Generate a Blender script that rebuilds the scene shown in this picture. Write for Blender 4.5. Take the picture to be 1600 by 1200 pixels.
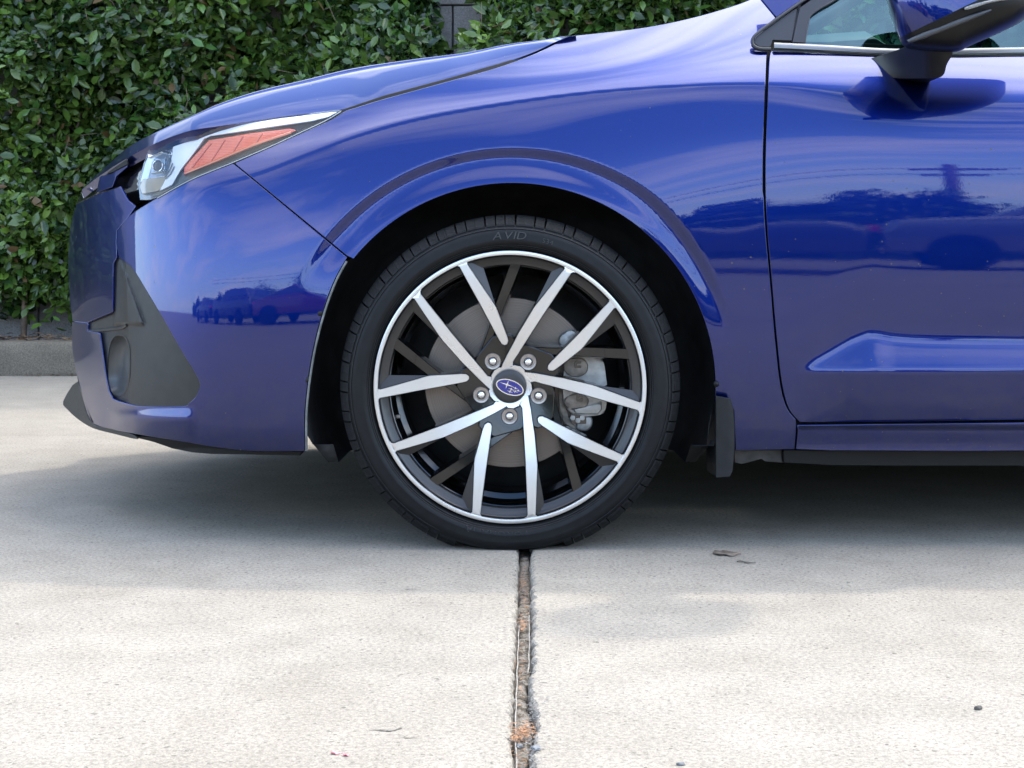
import bpy, bmesh, math, random
import numpy as np
from mathutils import Vector, Matrix
from mathutils.geometry import delaunay_2d_cdt

for o in list(bpy.data.objects):
    bpy.data.objects.remove(o, do_unlink=True)
SC = bpy.context.scene
COL = SC.collection
random.seed(7)
RNG = np.random.default_rng(7)

# ------------------------------------------------------------------ camera
DIST = 3.0            # camera to the outer face of the front wheel (m)
PPM = 820.0           # photo pixels (1600 wide) per metre at that distance
CAMZ = 0.5585
FPX = PPM * DIST
cam_d = bpy.data.cameras.new('camera')
cam_d.sensor_width = 36.0
cam_d.lens = FPX / 1600.0 * 36.0
cam_d.shift_y = -200.0 / 1600.0
cam_d.clip_start = 0.05
cam_d.clip_end = 2000.0
cam = bpy.data.objects.new('camera', cam_d)
cam.location = (0.0, -DIST, CAMZ)
cam.rotation_euler = (math.radians(90), 0, 0)
COL.objects.link(cam)
SC.camera = cam

# ------------------------------------------------------------------ sky and sun
CLOUD_OFF = (2.7, 0.0, 0.0)
SUN_DIR = Vector((0.60, 0.50, 1.0)).normalized()      # towards the sun
world = bpy.data.worlds.new('World')
SC.world = world
world.use_nodes = True
wn, wl = world.node_tree.nodes, world.node_tree.links
wn.clear()
w_out = wn.new('ShaderNodeOutputWorld')
w_bg = wn.new('ShaderNodeBackground')
w_bg.inputs['Strength'].default_value = 0.15
sky = wn.new('ShaderNodeTexSky')
sky.sky_type = 'NISHITA'
sky.sun_disc = False
sky.sun_elevation = math.asin(SUN_DIR.z)
sky.sun_rotation = math.atan2(SUN_DIR.x, SUN_DIR.y)
sky.air_density = 1.1
sky.dust_density = 0.25
sky.ozone_density = 2.5
w_tc = wn.new('ShaderNodeTexCoord')
# thin high cloud: noise on the direction projected on a flat layer
w_sep = wn.new('ShaderNodeSeparateXYZ')
wl.new(w_tc.outputs['Generated'], w_sep.inputs[0])
w_zc = wn.new('ShaderNodeMath'); w_zc.operation = 'MAXIMUM'; w_zc.inputs[1].default_value = 0.0
wl.new(w_sep.outputs['Z'], w_zc.inputs[0])
w_za = wn.new('ShaderNodeMath'); w_za.operation = 'ADD'; w_za.inputs[1].default_value = 0.18
wl.new(w_zc.outputs[0], w_za.inputs[0])
w_dx = wn.new('ShaderNodeMath'); w_dx.operation = 'DIVIDE'
w_dy = wn.new('ShaderNodeMath'); w_dy.operation = 'DIVIDE'
wl.new(w_sep.outputs['X'], w_dx.inputs[0]); wl.new(w_za.outputs[0], w_dx.inputs[1])
wl.new(w_sep.outputs['Y'], w_dy.inputs[0]); wl.new(w_za.outputs[0], w_dy.inputs[1])
w_com = wn.new('ShaderNodeCombineXYZ')
wl.new(w_dx.outputs[0], w_com.inputs['X']); wl.new(w_dy.outputs[0], w_com.inputs['Y'])
w_map = wn.new('ShaderNodeMapping')
w_map.inputs['Rotation'].default_value = (0, 0, math.radians(24))
w_map.inputs['Location'].default_value = CLOUD_OFF
w_map.inputs['Scale'].default_value = (0.70, 2.0, 1.0)
wl.new(w_com.outputs[0], w_map.inputs['Vector'])
w_n = wn.new('ShaderNodeTexNoise')
w_n.inputs['Scale'].default_value = 1.25
w_n.inputs['Detail'].default_value = 7.0
w_n.inputs['Roughness'].default_value = 0.55
w_n.inputs['Distortion'].default_value = 0.45
wl.new(w_map.outputs[0], w_n.inputs['Vector'])
w_r = wn.new('ShaderNodeMapRange')
w_r.inputs['From Min'].default_value = 0.47
w_r.inputs['From Max'].default_value = 0.80
w_r.inputs['To Min'].default_value = 0.0
w_r.inputs['To Max'].default_value = 0.85
wl.new(w_n.outputs['Fac'], w_r.inputs['Value'])
w_mix = wn.new('ShaderNodeMix'); w_mix.data_type = 'RGBA'

w_hs = wn.new('ShaderNodeHueSaturation'); w_hs.inputs['Saturation'].default_value = 1.08
wl.new(sky.outputs['Color'], w_hs.inputs['Color'])
# pale blue haze low over the horizon
w_hz = wn.new('ShaderNodeMapRange'); w_hz.interpolation_type = 'SMOOTHSTEP'
w_hz.inputs['From Min'].default_value = 0.0; w_hz.inputs['From Max'].default_value = 0.50
w_hz.inputs['To Min'].default_value = 0.85; w_hz.inputs['To Max'].default_value = 0.0
wl.new(w_zc.outputs[0], w_hz.inputs['Value'])
w_hm = wn.new('ShaderNodeMix'); w_hm.data_type = 'RGBA'
wl.new(w_hz.outputs[0], w_hm.inputs['Factor'])
wl.new(w_hs.outputs[0], w_hm.inputs['A'])
w_hm.inputs['B'].default_value = (3.3, 4.7, 6.7, 1)
wl.new(w_hm.outputs['Result'], w_mix.inputs['A'])
# thin cloud is brighter towards the sun (forward scattering)
w_dot = wn.new('ShaderNodeVectorMath'); w_dot.operation = 'DOT_PRODUCT'
w_dot.inputs[1].default_value = SUN_DIR
wl.new(w_tc.outputs['Generated'], w_dot.inputs[0])
w_fs = wn.new('ShaderNodeMapRange')
w_fs.inputs['From Min'].default_value = 0.1; w_fs.inputs['From Max'].default_value = 1.0
w_fs.inputs['To Min'].default_value = 6.0; w_fs.inputs['To Max'].default_value = 23.0
wl.new(w_dot.outputs['Value'], w_fs.inputs['Value'])
w_cl = wn.new('ShaderNodeVectorMath'); w_cl.operation = 'SCALE'
w_cl.inputs[0].default_value = (1.03, 1.0, 0.95)
wl.new(w_fs.outputs[0], w_cl.inputs['Scale'])
wl.new(w_cl.outputs[0], w_mix.inputs['B'])
# the veil thickens round the sun
w_ve = wn.new('ShaderNodeMapRange'); w_ve.interpolation_type = 'SMOOTHSTEP'
w_ve.inputs['From Min'].default_value = 0.74; w_ve.inputs['From Max'].default_value = 0.97
w_ve.inputs['To Min'].default_value = 0.0; w_ve.inputs['To Max'].default_value = 0.75
wl.new(w_dot.outputs['Value'], w_ve.inputs['Value'])
w_ma = wn.new('ShaderNodeMath'); w_ma.operation = 'ADD'; w_ma.use_clamp = True
w_vn = wn.new('ShaderNodeMapRange')
w_vn.inputs['From Min'].default_value = 0.36; w_vn.inputs['From Max'].default_value = 0.66
w_vn.inputs['To Min'].default_value = 0.15; w_vn.inputs['To Max'].default_value = 1.0
wl.new(w_n.outputs['Fac'], w_vn.inputs['Value'])
w_vm = wn.new('ShaderNodeMath'); w_vm.operation = 'MULTIPLY'
wl.new(w_ve.outputs[0], w_vm.inputs[0]); wl.new(w_vn.outputs[0], w_vm.inputs[1])
wl.new(w_r.outputs[0], w_ma.inputs[0]); wl.new(w_vm.outputs[0], w_ma.inputs[1])
wl.new(w_ma.outputs[0], w_mix.inputs['Factor'])
wl.new(w_mix.outputs['Result'], w_bg.inputs['Color'])
wl.new(w_bg.outputs[0], w_out.inputs['Surface'])

sun_d = bpy.data.lights.new('sun', 'SUN')
sun_d.energy = 0.55
sun_d.angle = math.radians(2.0)
sun_d.color = (1.0, 0.95, 0.87)
sun = bpy.data.objects.new('sun', sun_d)
sun.rotation_euler = (-SUN_DIR).to_track_quat('-Z', 'Y').to_euler()
sun.location = (6, 5, 10)
COL.objects.link(sun)

SC.render.engine = 'CYCLES'
SC.view_settings.view_transform = 'Standard'
SC.view_settings.look = 'None'
SC.view_settings.exposure = 2.2
SC.view_settings.gamma = 1.0
SC.cycles.max_bounces = 8
SC.cycles.transparent_max_bounces = 12
SC.cycles.use_denoising = True

# ------------------------------------------------------------------ helpers
def PX(u, v, Y=0.0):
    """photo pixel -> point in the place at depth Y (metres behind the wheel face)"""
    k = (1.0 + Y / DIST) / PPM
    return Vector(((u - 800.0) * k, Y, CAMZ + (400.0 - v) * k))

def tag(o, label=None, cat=None, group=None, kind=None):
    if label: o['label'] = label
    if cat: o['category'] = cat
    if group: o['group'] = group
    if kind: o['kind'] = kind
    return o

def empty(name, loc=(0, 0, 0), parent=None):
    o = bpy.data.objects.new(name, None)
    o.location = loc
    o.empty_display_size = 0.1
    COL.objects.link(o)
    if parent: o.parent = parent
    return o

def link(name, me, mat=None, parent=None, smooth=False):
    if mat is not None:
        for m in (mat if isinstance(mat, (list, tuple)) else [mat]):
            me.materials.append(m)
    if smooth:
        me.polygons.foreach_set('use_smooth', [True] * len(me.polygons))
    o = bpy.data.objects.new(name, me)
    COL.objects.link(o)
    if parent: o.parent = parent
    return o

def mesh(name, verts, faces, mat=None, parent=None, smooth=False):
    me = bpy.data.meshes.new(name)
    me.from_pydata([tuple(v) for v in verts], [], [tuple(f) for f in faces])
    me.update()
    return link(name, me, mat, parent, smooth)

def from_bm(name, bm, mat=None, parent=None, smooth=False, recalc=True):
    if recalc: bmesh.ops.recalc_face_normals(bm, faces=bm.faces)
    me = bpy.data.meshes.new(name)
    bm.to_mesh(me); bm.free()
    return link(name, me, mat, parent, smooth)

def shade_auto(o, deg=35):
    me = o.data
    me.polygons.foreach_set('use_smooth', [True] * len(me.polygons))
    try:
        me.set_sharp_from_angle(angle=math.radians(deg))
    except Exception:
        pass
    return o

def bm_box(bm, c, s, rot=None, bevel=0.0):
    r = bmesh.ops.create_cube(bm, size=1.0)
    vs = r['verts']
    for v in vs:
        v.co = Vector((v.co.x * s[0], v.co.y * s[1], v.co.z * s[2]))
    if bevel > 0:
        es = list({e for v in vs for e in v.link_edges})
        rb = bmesh.ops.bevel(bm, geom=es, offset=bevel, segments=2, affect='EDGES', profile=0.6)
        vs = list({v for f in rb['faces'] for v in f.verts} | {v for v in vs if v.is_valid})
    for v in vs:
        if rot is not None: v.co = rot @ v.co
        v.co += Vector(c)
    return vs

def bm_tube(bm, pts, rad, seg=8, cap=True):
    pts = [Vector(p) for p in pts]
    rads = rad if isinstance(rad, (list, tuple)) else [rad] * len(pts)
    rings = []
    up = Vector((0.13, 0.29, 0.95))
    for i, p in enumerate(pts):
        a = pts[max(i - 1, 0)]; b = pts[min(i + 1, len(pts) - 1)]
        t = (b - a).normalized()
        s = t.cross(up)
        if s.length < 1e-4: s = t.cross(Vector((1, 0, 0)))
        s.normalize(); n = s.cross(t)
        rings.append([bm.verts.new(p + (s * math.cos(2 * math.pi * k / seg) + n * math.sin(2 * math.pi * k / seg)) * rads[i]) for k in range(seg)])
    for i in range(len(rings) - 1):
        for k in range(seg):
            bm.faces.new((rings[i][k], rings[i][(k + 1) % seg], rings[i + 1][(k + 1) % seg], rings[i + 1][k]))
    if cap:
        bm.faces.new(list(reversed(rings[0]))); bm.faces.new(rings[-1])

def bm_lathe(bm, prof, seg=96, centre=(0, 0, 0), closed=False):
    """prof: list of (radius, y); axis along Y through centre (x, z)."""
    cx, cy, cz = centre
    rings = []
    for r, y in prof:
        rings.append([bm.verts.new((cx + r * math.cos(2 * math.pi * k / seg), cy + y, cz + r * math.sin(2 * math.pi * k / seg))) for k in range(seg)])
    n = len(rings)
    for i in range(n if closed else n - 1):
        a, b = rings[i], rings[(i + 1) % n]
        for k in range(seg):
            bm.faces.new((a[k], a[(k + 1) % seg], b[(k + 1) % seg], b[k]))
    return rings

def pip(P, poly):
    """points (n,2) inside polygon"""
    x, y = P[:, 0], P[:, 1]
    inside = np.zeros(len(P), bool)
    n = len(poly)
    j = n - 1
    for i in range(n):
        xi, yi = poly[i]; xj, yj = poly[j]
        c = ((yi > y) != (yj > y)) & (x < (xj - xi) * (y - yi) / ((yj - yi) + 1e-12) + xi)
        inside ^= c
        j = i
    return inside

def crom(pts, n=6, closed=False):
    """Catmull-Rom through pts"""
    P = [np.array(p, float) for p in pts]
    m = len(P); out = []
    rng = range(m if closed else m - 1)
    for i in rng:
        p0 = P[(i - 1) % m] if (closed or i > 0) else 2 * P[0] - P[1]
        p1 = P[i]; p2 = P[(i + 1) % m]
        p3 = P[(i + 2) % m] if (closed or i + 2 < m) else 2 * P[-1] - P[-2]
        for k in range(n):
            t = k / n
            out.append(0.5 * ((2 * p1) + (-p0 + p2) * t + (2 * p0 - 5 * p1 + 4 * p2 - p3) * t * t + (-p0 + 3 * p1 - 3 * p2 + p3) * t ** 3))
    if not closed: out.append(P[-1])
    return [tuple(p) for p in out]

def densify(poly, step, closed=True):
    out = []
    n = len(poly)
    for i in range(n if closed else n - 1):
        a = np.array(poly[i], float); b = np.array(poly[(i + 1) % n], float)
        L = np.linalg.norm(b - a)
        if L < 1e-6: continue
        k = max(1, int(math.ceil(L / step)))
        for j in range(k):
            out.append(tuple(a + (b - a) * j / k))
    if not closed: out.append(tuple(poly[-1]))
    return out

def poly_area(p):
    a = np.array(p)
    x, y = a[:, 0], a[:, 1]
    return 0.5 * np.sum(x * np.roll(y, -1) - np.roll(x, -1) * y)

def offset_poly(p, d):
    """outward offset of a closed polygon by d"""
    a = np.array(p, float)
    s = 1.0 if poly_area(p) > 0 else -1.0
    e1 = a - np.roll(a, 1, 0); e2 = np.roll(a, -1, 0) - a
    e1 /= np.linalg.norm(e1, axis=1)[:, None] + 1e-9
    e2 /= np.linalg.norm(e2, axis=1)[:, None] + 1e-9
    n1 = np.stack([e1[:, 1], -e1[:, 0]], 1) * s
    n2 = np.stack([e2[:, 1], -e2[:, 0]], 1) * s
    m = n1 + n2
    m /= np.linalg.norm(m, axis=1)[:, None] + 1e-9
    c = np.clip(np.sum(m * n1, 1), 0.5, 1)
    return [tuple(q) for q in (a + m * (d / c)[:, None])]

def triangulate(outer, holes=(), step=6.0):
    """CDT of a polygon with an inner grid; returns verts(n,2), tris, list of boundary loops (indices)."""
    loops = [list(outer)] + [list(h) for h in holes]
    pts = []; edges = []; loop_n = []
    for lp in loops:
        s = len(pts)
        pts += lp
        edges += [(s + i, s + (i + 1) % len(lp)) for i in range(len(lp))]
        loop_n.append((s, len(lp)))
    A = np.array(outer)
    x0, y0 = A.min(0); x1, y1 = A.max(0)
    gx, gy = np.meshgrid(np.arange(x0 + step * .5, x1, step), np.arange(y0 + step * .5, y1, step * .9))
    gx[1::2] += step * .5
    G = np.stack([gx.ravel(), gy.ravel()], 1)
    keep = pip(G, outer)
    for h in holes: keep &= ~pip(G, h)
    G = G[keep]
    B = np.array(pts)
    if len(G):
        d = np.full(len(G), 1e9)
        for i in range(0, len(B), 64):
            dd = np.linalg.norm(G[:, None] - B[None, i:i + 64], axis=2).min(1)
            d = np.minimum(d, dd)
        G = G[d > step * .55]
    allp = [Vector(p) for p in pts] + [Vector(p) for p in G.tolist()]
    r = delaunay_2d_cdt(allp, edges, [], 0, 1e-5)
    V = np.array([(v.x, v.y) for v in r[0]])
    F = [f for f in r[2] if len(f) == 3]
    FA = np.array(F)
    C = V[FA].mean(1)
    ok = pip(C, outer)
    for h in holes: ok &= ~pip(C, h)
    F = FA[ok]
    omap = {}
    for i, orig in enumerate(r[3]):
        for q in orig: omap[q] = i
    lps = [[omap[s + i] for i in range(n)] for s, n in loop_n]
    return V, F, lps

def smoothstep(a, b, x):
    t = np.clip((x - a) / (b - a), 0, 1)
    return t * t * (3 - 2 * t)
# ------------------------------------------------------------------ materials
def new_mat(name):
    m = bpy.data.materials.new(name)
    m.use_nodes = True
    nt = m.node_tree
    b = nt.nodes['Principled BSDF']
    return m, nt, b

def setp(b, **k):
    names = {'color': 'Base Color', 'rough': 'Roughness', 'metal': 'Metallic', 'spec': 'Specular IOR Level',
             'coat': 'Coat Weight', 'coat_rough': 'Coat Roughness', 'coat_ior': 'Coat IOR', 'ior': 'IOR',
             'trans': 'Transmission Weight', 'alpha': 'Alpha', 'emit': 'Emission Strength'}
    for key, val in k.items():
        s = b.inputs[names[key]]
        if key == 'color': val = (*val, 1) if len(val) == 3 else val
        s.default_value = val

def noise(nt, scale, detail=4, rough=.55, coord='Object', dist=0.0, vec=None):
    tc = nt.nodes.new('ShaderNodeTexCoord')
    n = nt.nodes.new('ShaderNodeTexNoise')
    n.inputs['Scale'].default_value = scale
    n.inputs['Detail'].default_value = detail
    n.inputs['Roughness'].default_value = rough
    n.inputs['Distortion'].default_value = dist
    nt.links.new(vec if vec else tc.outputs[coord], n.inputs['Vector'])
    return n

def ramp(nt, fac, stops):
    r = nt.nodes.new('ShaderNodeValToRGB')
    e = r.color_ramp.elements
    while len(e) < len(stops): e.new(0.5)
    for i, (p, c) in enumerate(stops):
        e[i].position = p
        e[i].color = (*c, 1) if len(c) == 3 else c
    nt.links.new(fac, r.inputs['Fac'])
    return r

def mixc(nt, fac, a, b, mode='MIX'):
    m = nt.nodes.new('ShaderNodeMix'); m.data_type = 'RGBA'; m.blend_type = mode
    for sock, val in (('Factor', fac), ('A', a), ('B', b)):
        if hasattr(val, 'is_linked') or hasattr(val, 'links'):
            nt.links.new(val, m.inputs[sock])
        elif isinstance(val, (int, float)):
            m.inputs[sock].default_value = val
        else:
            m.inputs[sock].default_value = (*val, 1)
    return m.outputs['Result']

def bump(nt, b, height, strength=.3, dist=.002):
    n = nt.nodes.new('ShaderNodeBump')
    n.inputs['Strength'].default_value = strength
    n.inputs['Distance'].default_value = dist
    nt.links.new(height, n.inputs['Height'])
    nt.links.new(n.outputs[0], b.inputs['Normal'])
    return n

def simple(name, color, rough=.5, metal=0.0, spec=.5, coat=0.0, nscale=None, namt=.25, bscale=None, bstr=.2, bdist=.001, **kw):
    m, nt, b = new_mat(name)
    setp(b, color=color, rough=rough, metal=metal, spec=spec, coat=coat, **kw)
    if nscale:
        n = noise(nt, nscale, 5)
        lo = tuple(c * (1 - namt) for c in color); hi = tuple(min(1, c * (1 + namt)) for c in color)
        r = ramp(nt, n.outputs['Fac'], [(.3, lo), (.7, hi)])
        nt.links.new(r.outputs[0], b.inputs['Base Color'])
    if bscale:
        n2 = noise(nt, bscale, 3)
        bump(nt, b, n2.outputs['Fac'], bstr, bdist)
    return m

M = {}

def paint_material():
    m, nt, b = new_mat('blue_paint')
    setp(b, color=(0.012, 0.016, 0.20), rough=.33, metal=1.0, spec=.5, coat=1.0, coat_rough=.006, coat_ior=1.57)
    # metallic flake: fine variation of the base colour
    fl = noise(nt, 2600, 2)
    r = ramp(nt, fl.outputs['Fac'], [(.35, (0.0004, 0.0065, 0.085)), (.68, (0.0009, 0.0140, 0.150))])
    # dust and dried-drop specks
    tc = nt.nodes.new('ShaderNodeTexCoord')
    vo = nt.nodes.new('ShaderNodeTexVoronoi'); vo.inputs['Scale'].default_value = 48
    vo.inputs['Randomness'].default_value = 1.0
    nt.links.new(tc.outputs['Object'], vo.inputs['Vector'])
    big = noise(nt, 5.0, 3)
    thr = nt.nodes.new('ShaderNodeMapRange')
    thr.inputs['From Min'].default_value = .42; thr.inputs['From Max'].default_value = .72
    thr.inputs['To Min'].default_value = 0.0; thr.inputs['To Max'].default_value = .13
    nt.links.new(big.outputs['Fac'], thr.inputs['Value'])
    lt = nt.nodes.new('ShaderNodeMath'); lt.operation = 'LESS_THAN'
    nt.links.new(vo.outputs['Distance'], lt.inputs[0]); nt.links.new(thr.outputs[0], lt.inputs[1])
    # road film low on the panels, broken up by noise
    sep = nt.nodes.new('ShaderNodeSeparateXYZ'); nt.links.new(tc.outputs['Object'], sep.inputs[0])
    dz = nt.nodes.new('ShaderNodeMapRange'); dz.inputs['From Min'].default_value = .42; dz.inputs['From Max'].default_value = .18
    dz.inputs['To Min'].default_value = 0.0; dz.inputs['To Max'].default_value = .30
    nt.links.new(sep.outputs['Z'], dz.inputs['Value'])
    dn = noise(nt, 38, 6, .75)
    dr = nt.nodes.new('ShaderNodeMapRange'); dr.inputs['From Min'].default_value = .35; dr.inputs['From Max'].default_value = .75
    nt.links.new(dn.outputs['Fac'], dr.inputs['Value'])
    dm = nt.nodes.new('ShaderNodeMath'); dm.operation = 'MULTIPLY'
    nt.links.new(dz.outputs[0], dm.inputs[0]); nt.links.new(dr.outputs[0], dm.inputs[1])
    film = mixc(nt, dm.outputs[0], r.outputs[0], (.06, .055, .05))
    c = mixc(nt, lt.outputs[0], film, (0.035, 0.032, 0.04))
    nt.links.new(c, b.inputs['Base Color'])
    cr = nt.nodes.new('ShaderNodeMapRange')
    cr.inputs['To Min'].default_value = .012; cr.inputs['To Max'].default_value = .5
    nt.links.new(lt.outputs[0], cr.inputs['Value'])
    nt.links.new(cr.outputs[0], b.inputs['Coat Roughness'])
    # faint orange peel in the clear coat
    op = noise(nt, 260, 2)
    bn = nt.nodes.new('ShaderNodeBump'); bn.inputs['Strength'].default_value = .012; bn.inputs['Distance'].default_value = .001
    nt.links.new(op.outputs['Fac'], bn.inputs['Height'])
    nt.links.new(bn.outputs[0], b.inputs['Coat Normal'])
    return m
M['paint'] = paint_material()

def concrete_material(name, base, tint=1.0, speck=1.0):
    m, nt, b = new_mat(name)
    setp(b, rough=.88, spec=.25)
    L = nt.links
    big = noise(nt, 1.1, 5, .6)
    mid = noise(nt, 9, 5, .6)
    fine = noise(nt, 420, 3, .7)
    grit = noise(nt, 150, 4, .75)
    c0 = ramp(nt, big.outputs['Fac'], [(.32, tuple(base[i] * (.90, .89, .87)[i] for i in range(3))), (.5, base), (.70, tuple(base[i] * (1.08, 1.07, 1.05)[i] for i in range(3)))])
    c1 = mixc(nt, .5, c0.outputs[0], ramp(nt, mid.outputs['Fac'], [(.3, (.40, .39, .38)), (.7, (.58, .575, .57))]).outputs[0], 'OVERLAY')
    c2 = mixc(nt, .75, c1, ramp(nt, grit.outputs['Fac'], [(.30, (.22, .215, .21)), (.5, (.5, .5, .5)), (.70, (.74, .735, .72))]).outputs[0], 'OVERLAY')
    c3 = mixc(nt, .45, c2, ramp(nt, fine.outputs['Fac'], [(.3, (.22, .22, .22)), (.7, (.78, .78, .78))]).outputs[0], 'OVERLAY')
    # dark aggregate specks and pits
    tc = nt.nodes.new('ShaderNodeTexCoord')
    def specks(scale, thresh, seedscale):
        vo = nt.nodes.new('ShaderNodeTexVoronoi'); vo.inputs['Scale'].default_value = scale
        wb = noise(nt, scale * 2.2, 2)
        wa = nt.nodes.new('ShaderNodeVectorMath'); wa.operation = 'SCALE'; wa.inputs['Scale'].default_value = .55 / scale
        L.new(wb.outputs['Color'], wa.inputs[0])
        wc = nt.nodes.new('ShaderNodeVectorMath'); L.new(tc.outputs['Object'], wc.inputs[0]); L.new(wa.outputs[0], wc.inputs[1])
        L.new(wc.outputs[0], vo.inputs['Vector'])
        nz = noise(nt, seedscale, 2)
        mr = nt.nodes.new('ShaderNodeMapRange')
        mr.inputs['From Min'].default_value = .45; mr.inputs['From Max'].default_value = .75
        mr.inputs['To Min'].default_value = 0.0; mr.inputs['To Max'].default_value = thresh
        L.new(nz.outputs['Fac'], mr.inputs['Value'])
        lt = nt.nodes.new('ShaderNodeMath'); lt.operation = 'LESS_THAN'
        L.new(vo.outputs['Distance'], lt.inputs[0]); L.new(mr.outputs[0], lt.inputs[1])
        return lt.outputs[0]
    s1 = specks(110, .42 * speck, 70)
    s2 = specks(48, .20 * speck, 31)
    c4 = mixc(nt, s1, c3, tuple(x * .52 for x in base))
    c5 = mixc(nt, s2, c4, tuple(x * .42 for x in base))
    # brown and grey stains with their own shapes
    st = noise(nt, 2.3, 6, .7, dist=1.5)
    sr = ramp(nt, st.outputs['Fac'], [(.61, (0, 0, 0)), (.74, (1, 1, 1))])
    sm = nt.nodes.new('ShaderNodeMath'); sm.operation = 'MULTIPLY'; sm.inputs[1].default_value = .42
    L.new(sr.outputs[0], sm.inputs[0])
    c6 = mixc(nt, sm.outputs[0], c5, (base[0] * .62, base[1] * .55, base[2] * .48))
    L.new(c6, b.inputs['Base Color'])
    h = nt.nodes.new('ShaderNodeMath'); h.operation = 'ADD'
    L.new(grit.outputs['Fac'], h.inputs[0]); L.new(fine.outputs['Fac'], h.inputs[1])
    bump(nt, b, h.outputs[0], .35, .0018)
    return m
M['concrete'] = concrete_material('concrete', (.256, .229, .188))
M['kerb'] = concrete_material('kerb_concrete', (.125, .107, .083), speck=.8)
M['wall'] = concrete_material('wall_block', (.27, .25, .24), speck=.4)
M['mortar'] = simple('wall_mortar', (.10, .098, .10), .9, nscale=30)
M['soil'] = simple('soil', (.055, .04, .028), .95, nscale=25, namt=.5, bscale=60, bstr=.8, bdist=.01)
M['asphalt'] = simple('asphalt', (.10, .10, .105), .9, nscale=40, namt=.3)

M['black_gloss'] = simple('black_gloss', (.006, .006, .007), .12, spec=.6, coat=.6)
M['black_plastic'] = simple('black_plastic', (.008, .008, .008), .48, spec=.22, bscale=900, bstr=.12, bdist=.0005)
M['cladding'] = simple('cladding_plastic', (.022, .021, .019), .46, spec=.38, bscale=1500, bstr=.35, bdist=.0006, nscale=40, namt=.2)
M['liner'] = simple('liner_plastic', (.026, .026, .026), .7, spec=.3, nscale=20, namt=.4)
M['under'] = simple('underbody', (.012, .012, .012), .85, spec=.2)
M['seal'] = simple('rubber_seal', (.012, .012, .013), .5)
M['rubber'] = simple('tyre_rubber', (.006, .006, .0062), .55, spec=.22, nscale=60, namt=.3, bscale=700, bstr=.15, bdist=.0006)
M['tread'] = simple('tread_rubber', (.009, .009, .0094), .66, spec=.2, nscale=90, namt=.35, bscale=500, bstr=.25, bdist=.0008)
M['letter'] = simple('tyre_letter', (.022, .022, .023), .42, spec=.5)
M['wheel_dark'] = simple('wheel_gloss_black', (.0030, .0028, .0028), .14, spec=.5, coat=.3)
M['wheel_grey'] = simple('wheel_dark_grey', (.020, .0175, .016), .34, spec=.45, coat=.2)

def machined():
    m, nt, b = new_mat('machined_aluminium')
    setp(b, color=(.66, .65, .635), rough=.30, metal=.9, spec=.5, coat=.2, coat_rough=.08)
    n = noise(nt, 700, 2)
    n2 = noise(nt, 9, 2)
    r = ramp(nt, n2.outputs['Fac'], [(.35, (.27, .27, .27)), (.7, (.33, .33, .33))])
    nt.links.new(r.outputs[0], b.inputs['Roughness'])
    return m
M['machined'] = machined()

def disc_mat():
    m, nt, b = new_mat('brake_disc_steel')
    setp(b, color=(.30, .26, .235), rough=.36, metal=.75)
    tc = nt.nodes.new('ShaderNodeTexCoord')
    sep = nt.nodes.new('ShaderNodeSeparateXYZ'); nt.links.new(tc.outputs['Object'], sep.inputs[0])
    ln = nt.nodes.new('ShaderNodeVectorMath'); ln.operation = 'LENGTH'
    cmb = nt.nodes.new('ShaderNodeCombineXYZ')
    nt.links.new(sep.outputs['X'], cmb.inputs['X']); nt.links.new(sep.outputs['Z'], cmb.inputs['Z'])
    nt.links.new(cmb.outputs[0], ln.inputs[0])
    n = nt.nodes.new('ShaderNodeTexNoise'); n.noise_dimensions = '1D'
    n.inputs['Scale'].default_value = 900; n.inputs['Detail'].default_value = 3
    nt.links.new(ln.outputs['Value'], n.inputs['W'])
    r = ramp(nt, n.outputs['Fac'], [(.3, (.15, .126, .11)), (.55, (.19, .164, .145)), (.72, (.25, .222, .20))])
    nt.links.new(r.outputs[0], b.inputs['Base Color'])
    bump(nt, b, n.outputs['Fac'], .06, .0003)
    return m
M['disc'] = disc_mat()
M['steel'] = simple('caliper_steel', (.36, .355, .34), .45, metal=.6, nscale=55, namt=.3, bscale=200, bstr=.2)
M['steel_rust'] = simple('caliper_dirty', (.26, .225, .19), .6, metal=.4, nscale=60, namt=.45)
M['lug'] = simple('lug_seat', (.34, .30, .27), .32, metal=.75, nscale=120, namt=.2)
M['chrome'] = simple('chrome', (.78, .78, .80), .10, metal=1.0)
M['white_trim'] = simple('white_lamp_trim', (.78, .79, .80), .22, spec=.6, coat=.5)
M['emblem_blue'] = simple('emblem_blue', (.010, .014, .16), .25, coat=.6)
M['emblem_black'] = simple('centre_cap_black', (.022, .020, .020), .38)
M['belt'] = simple('satin_trim', (.21, .21, .215), .45, metal=.65)
M['pillar'] = simple('satin_black_pillar', (.020, .021, .026), .33, spec=.5)
M['projector'] = simple('lamp_projector', (.30, .36, .44), .12, metal=.6, coat=1.0)
M['lamp_dark'] = simple('lamp_housing', (.055, .06, .05), .28, coat=.6)
M['lamp_grey'] = simple('lamp_bezel', (.07, .08, .09), .25, metal=.4, coat=.6)

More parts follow.
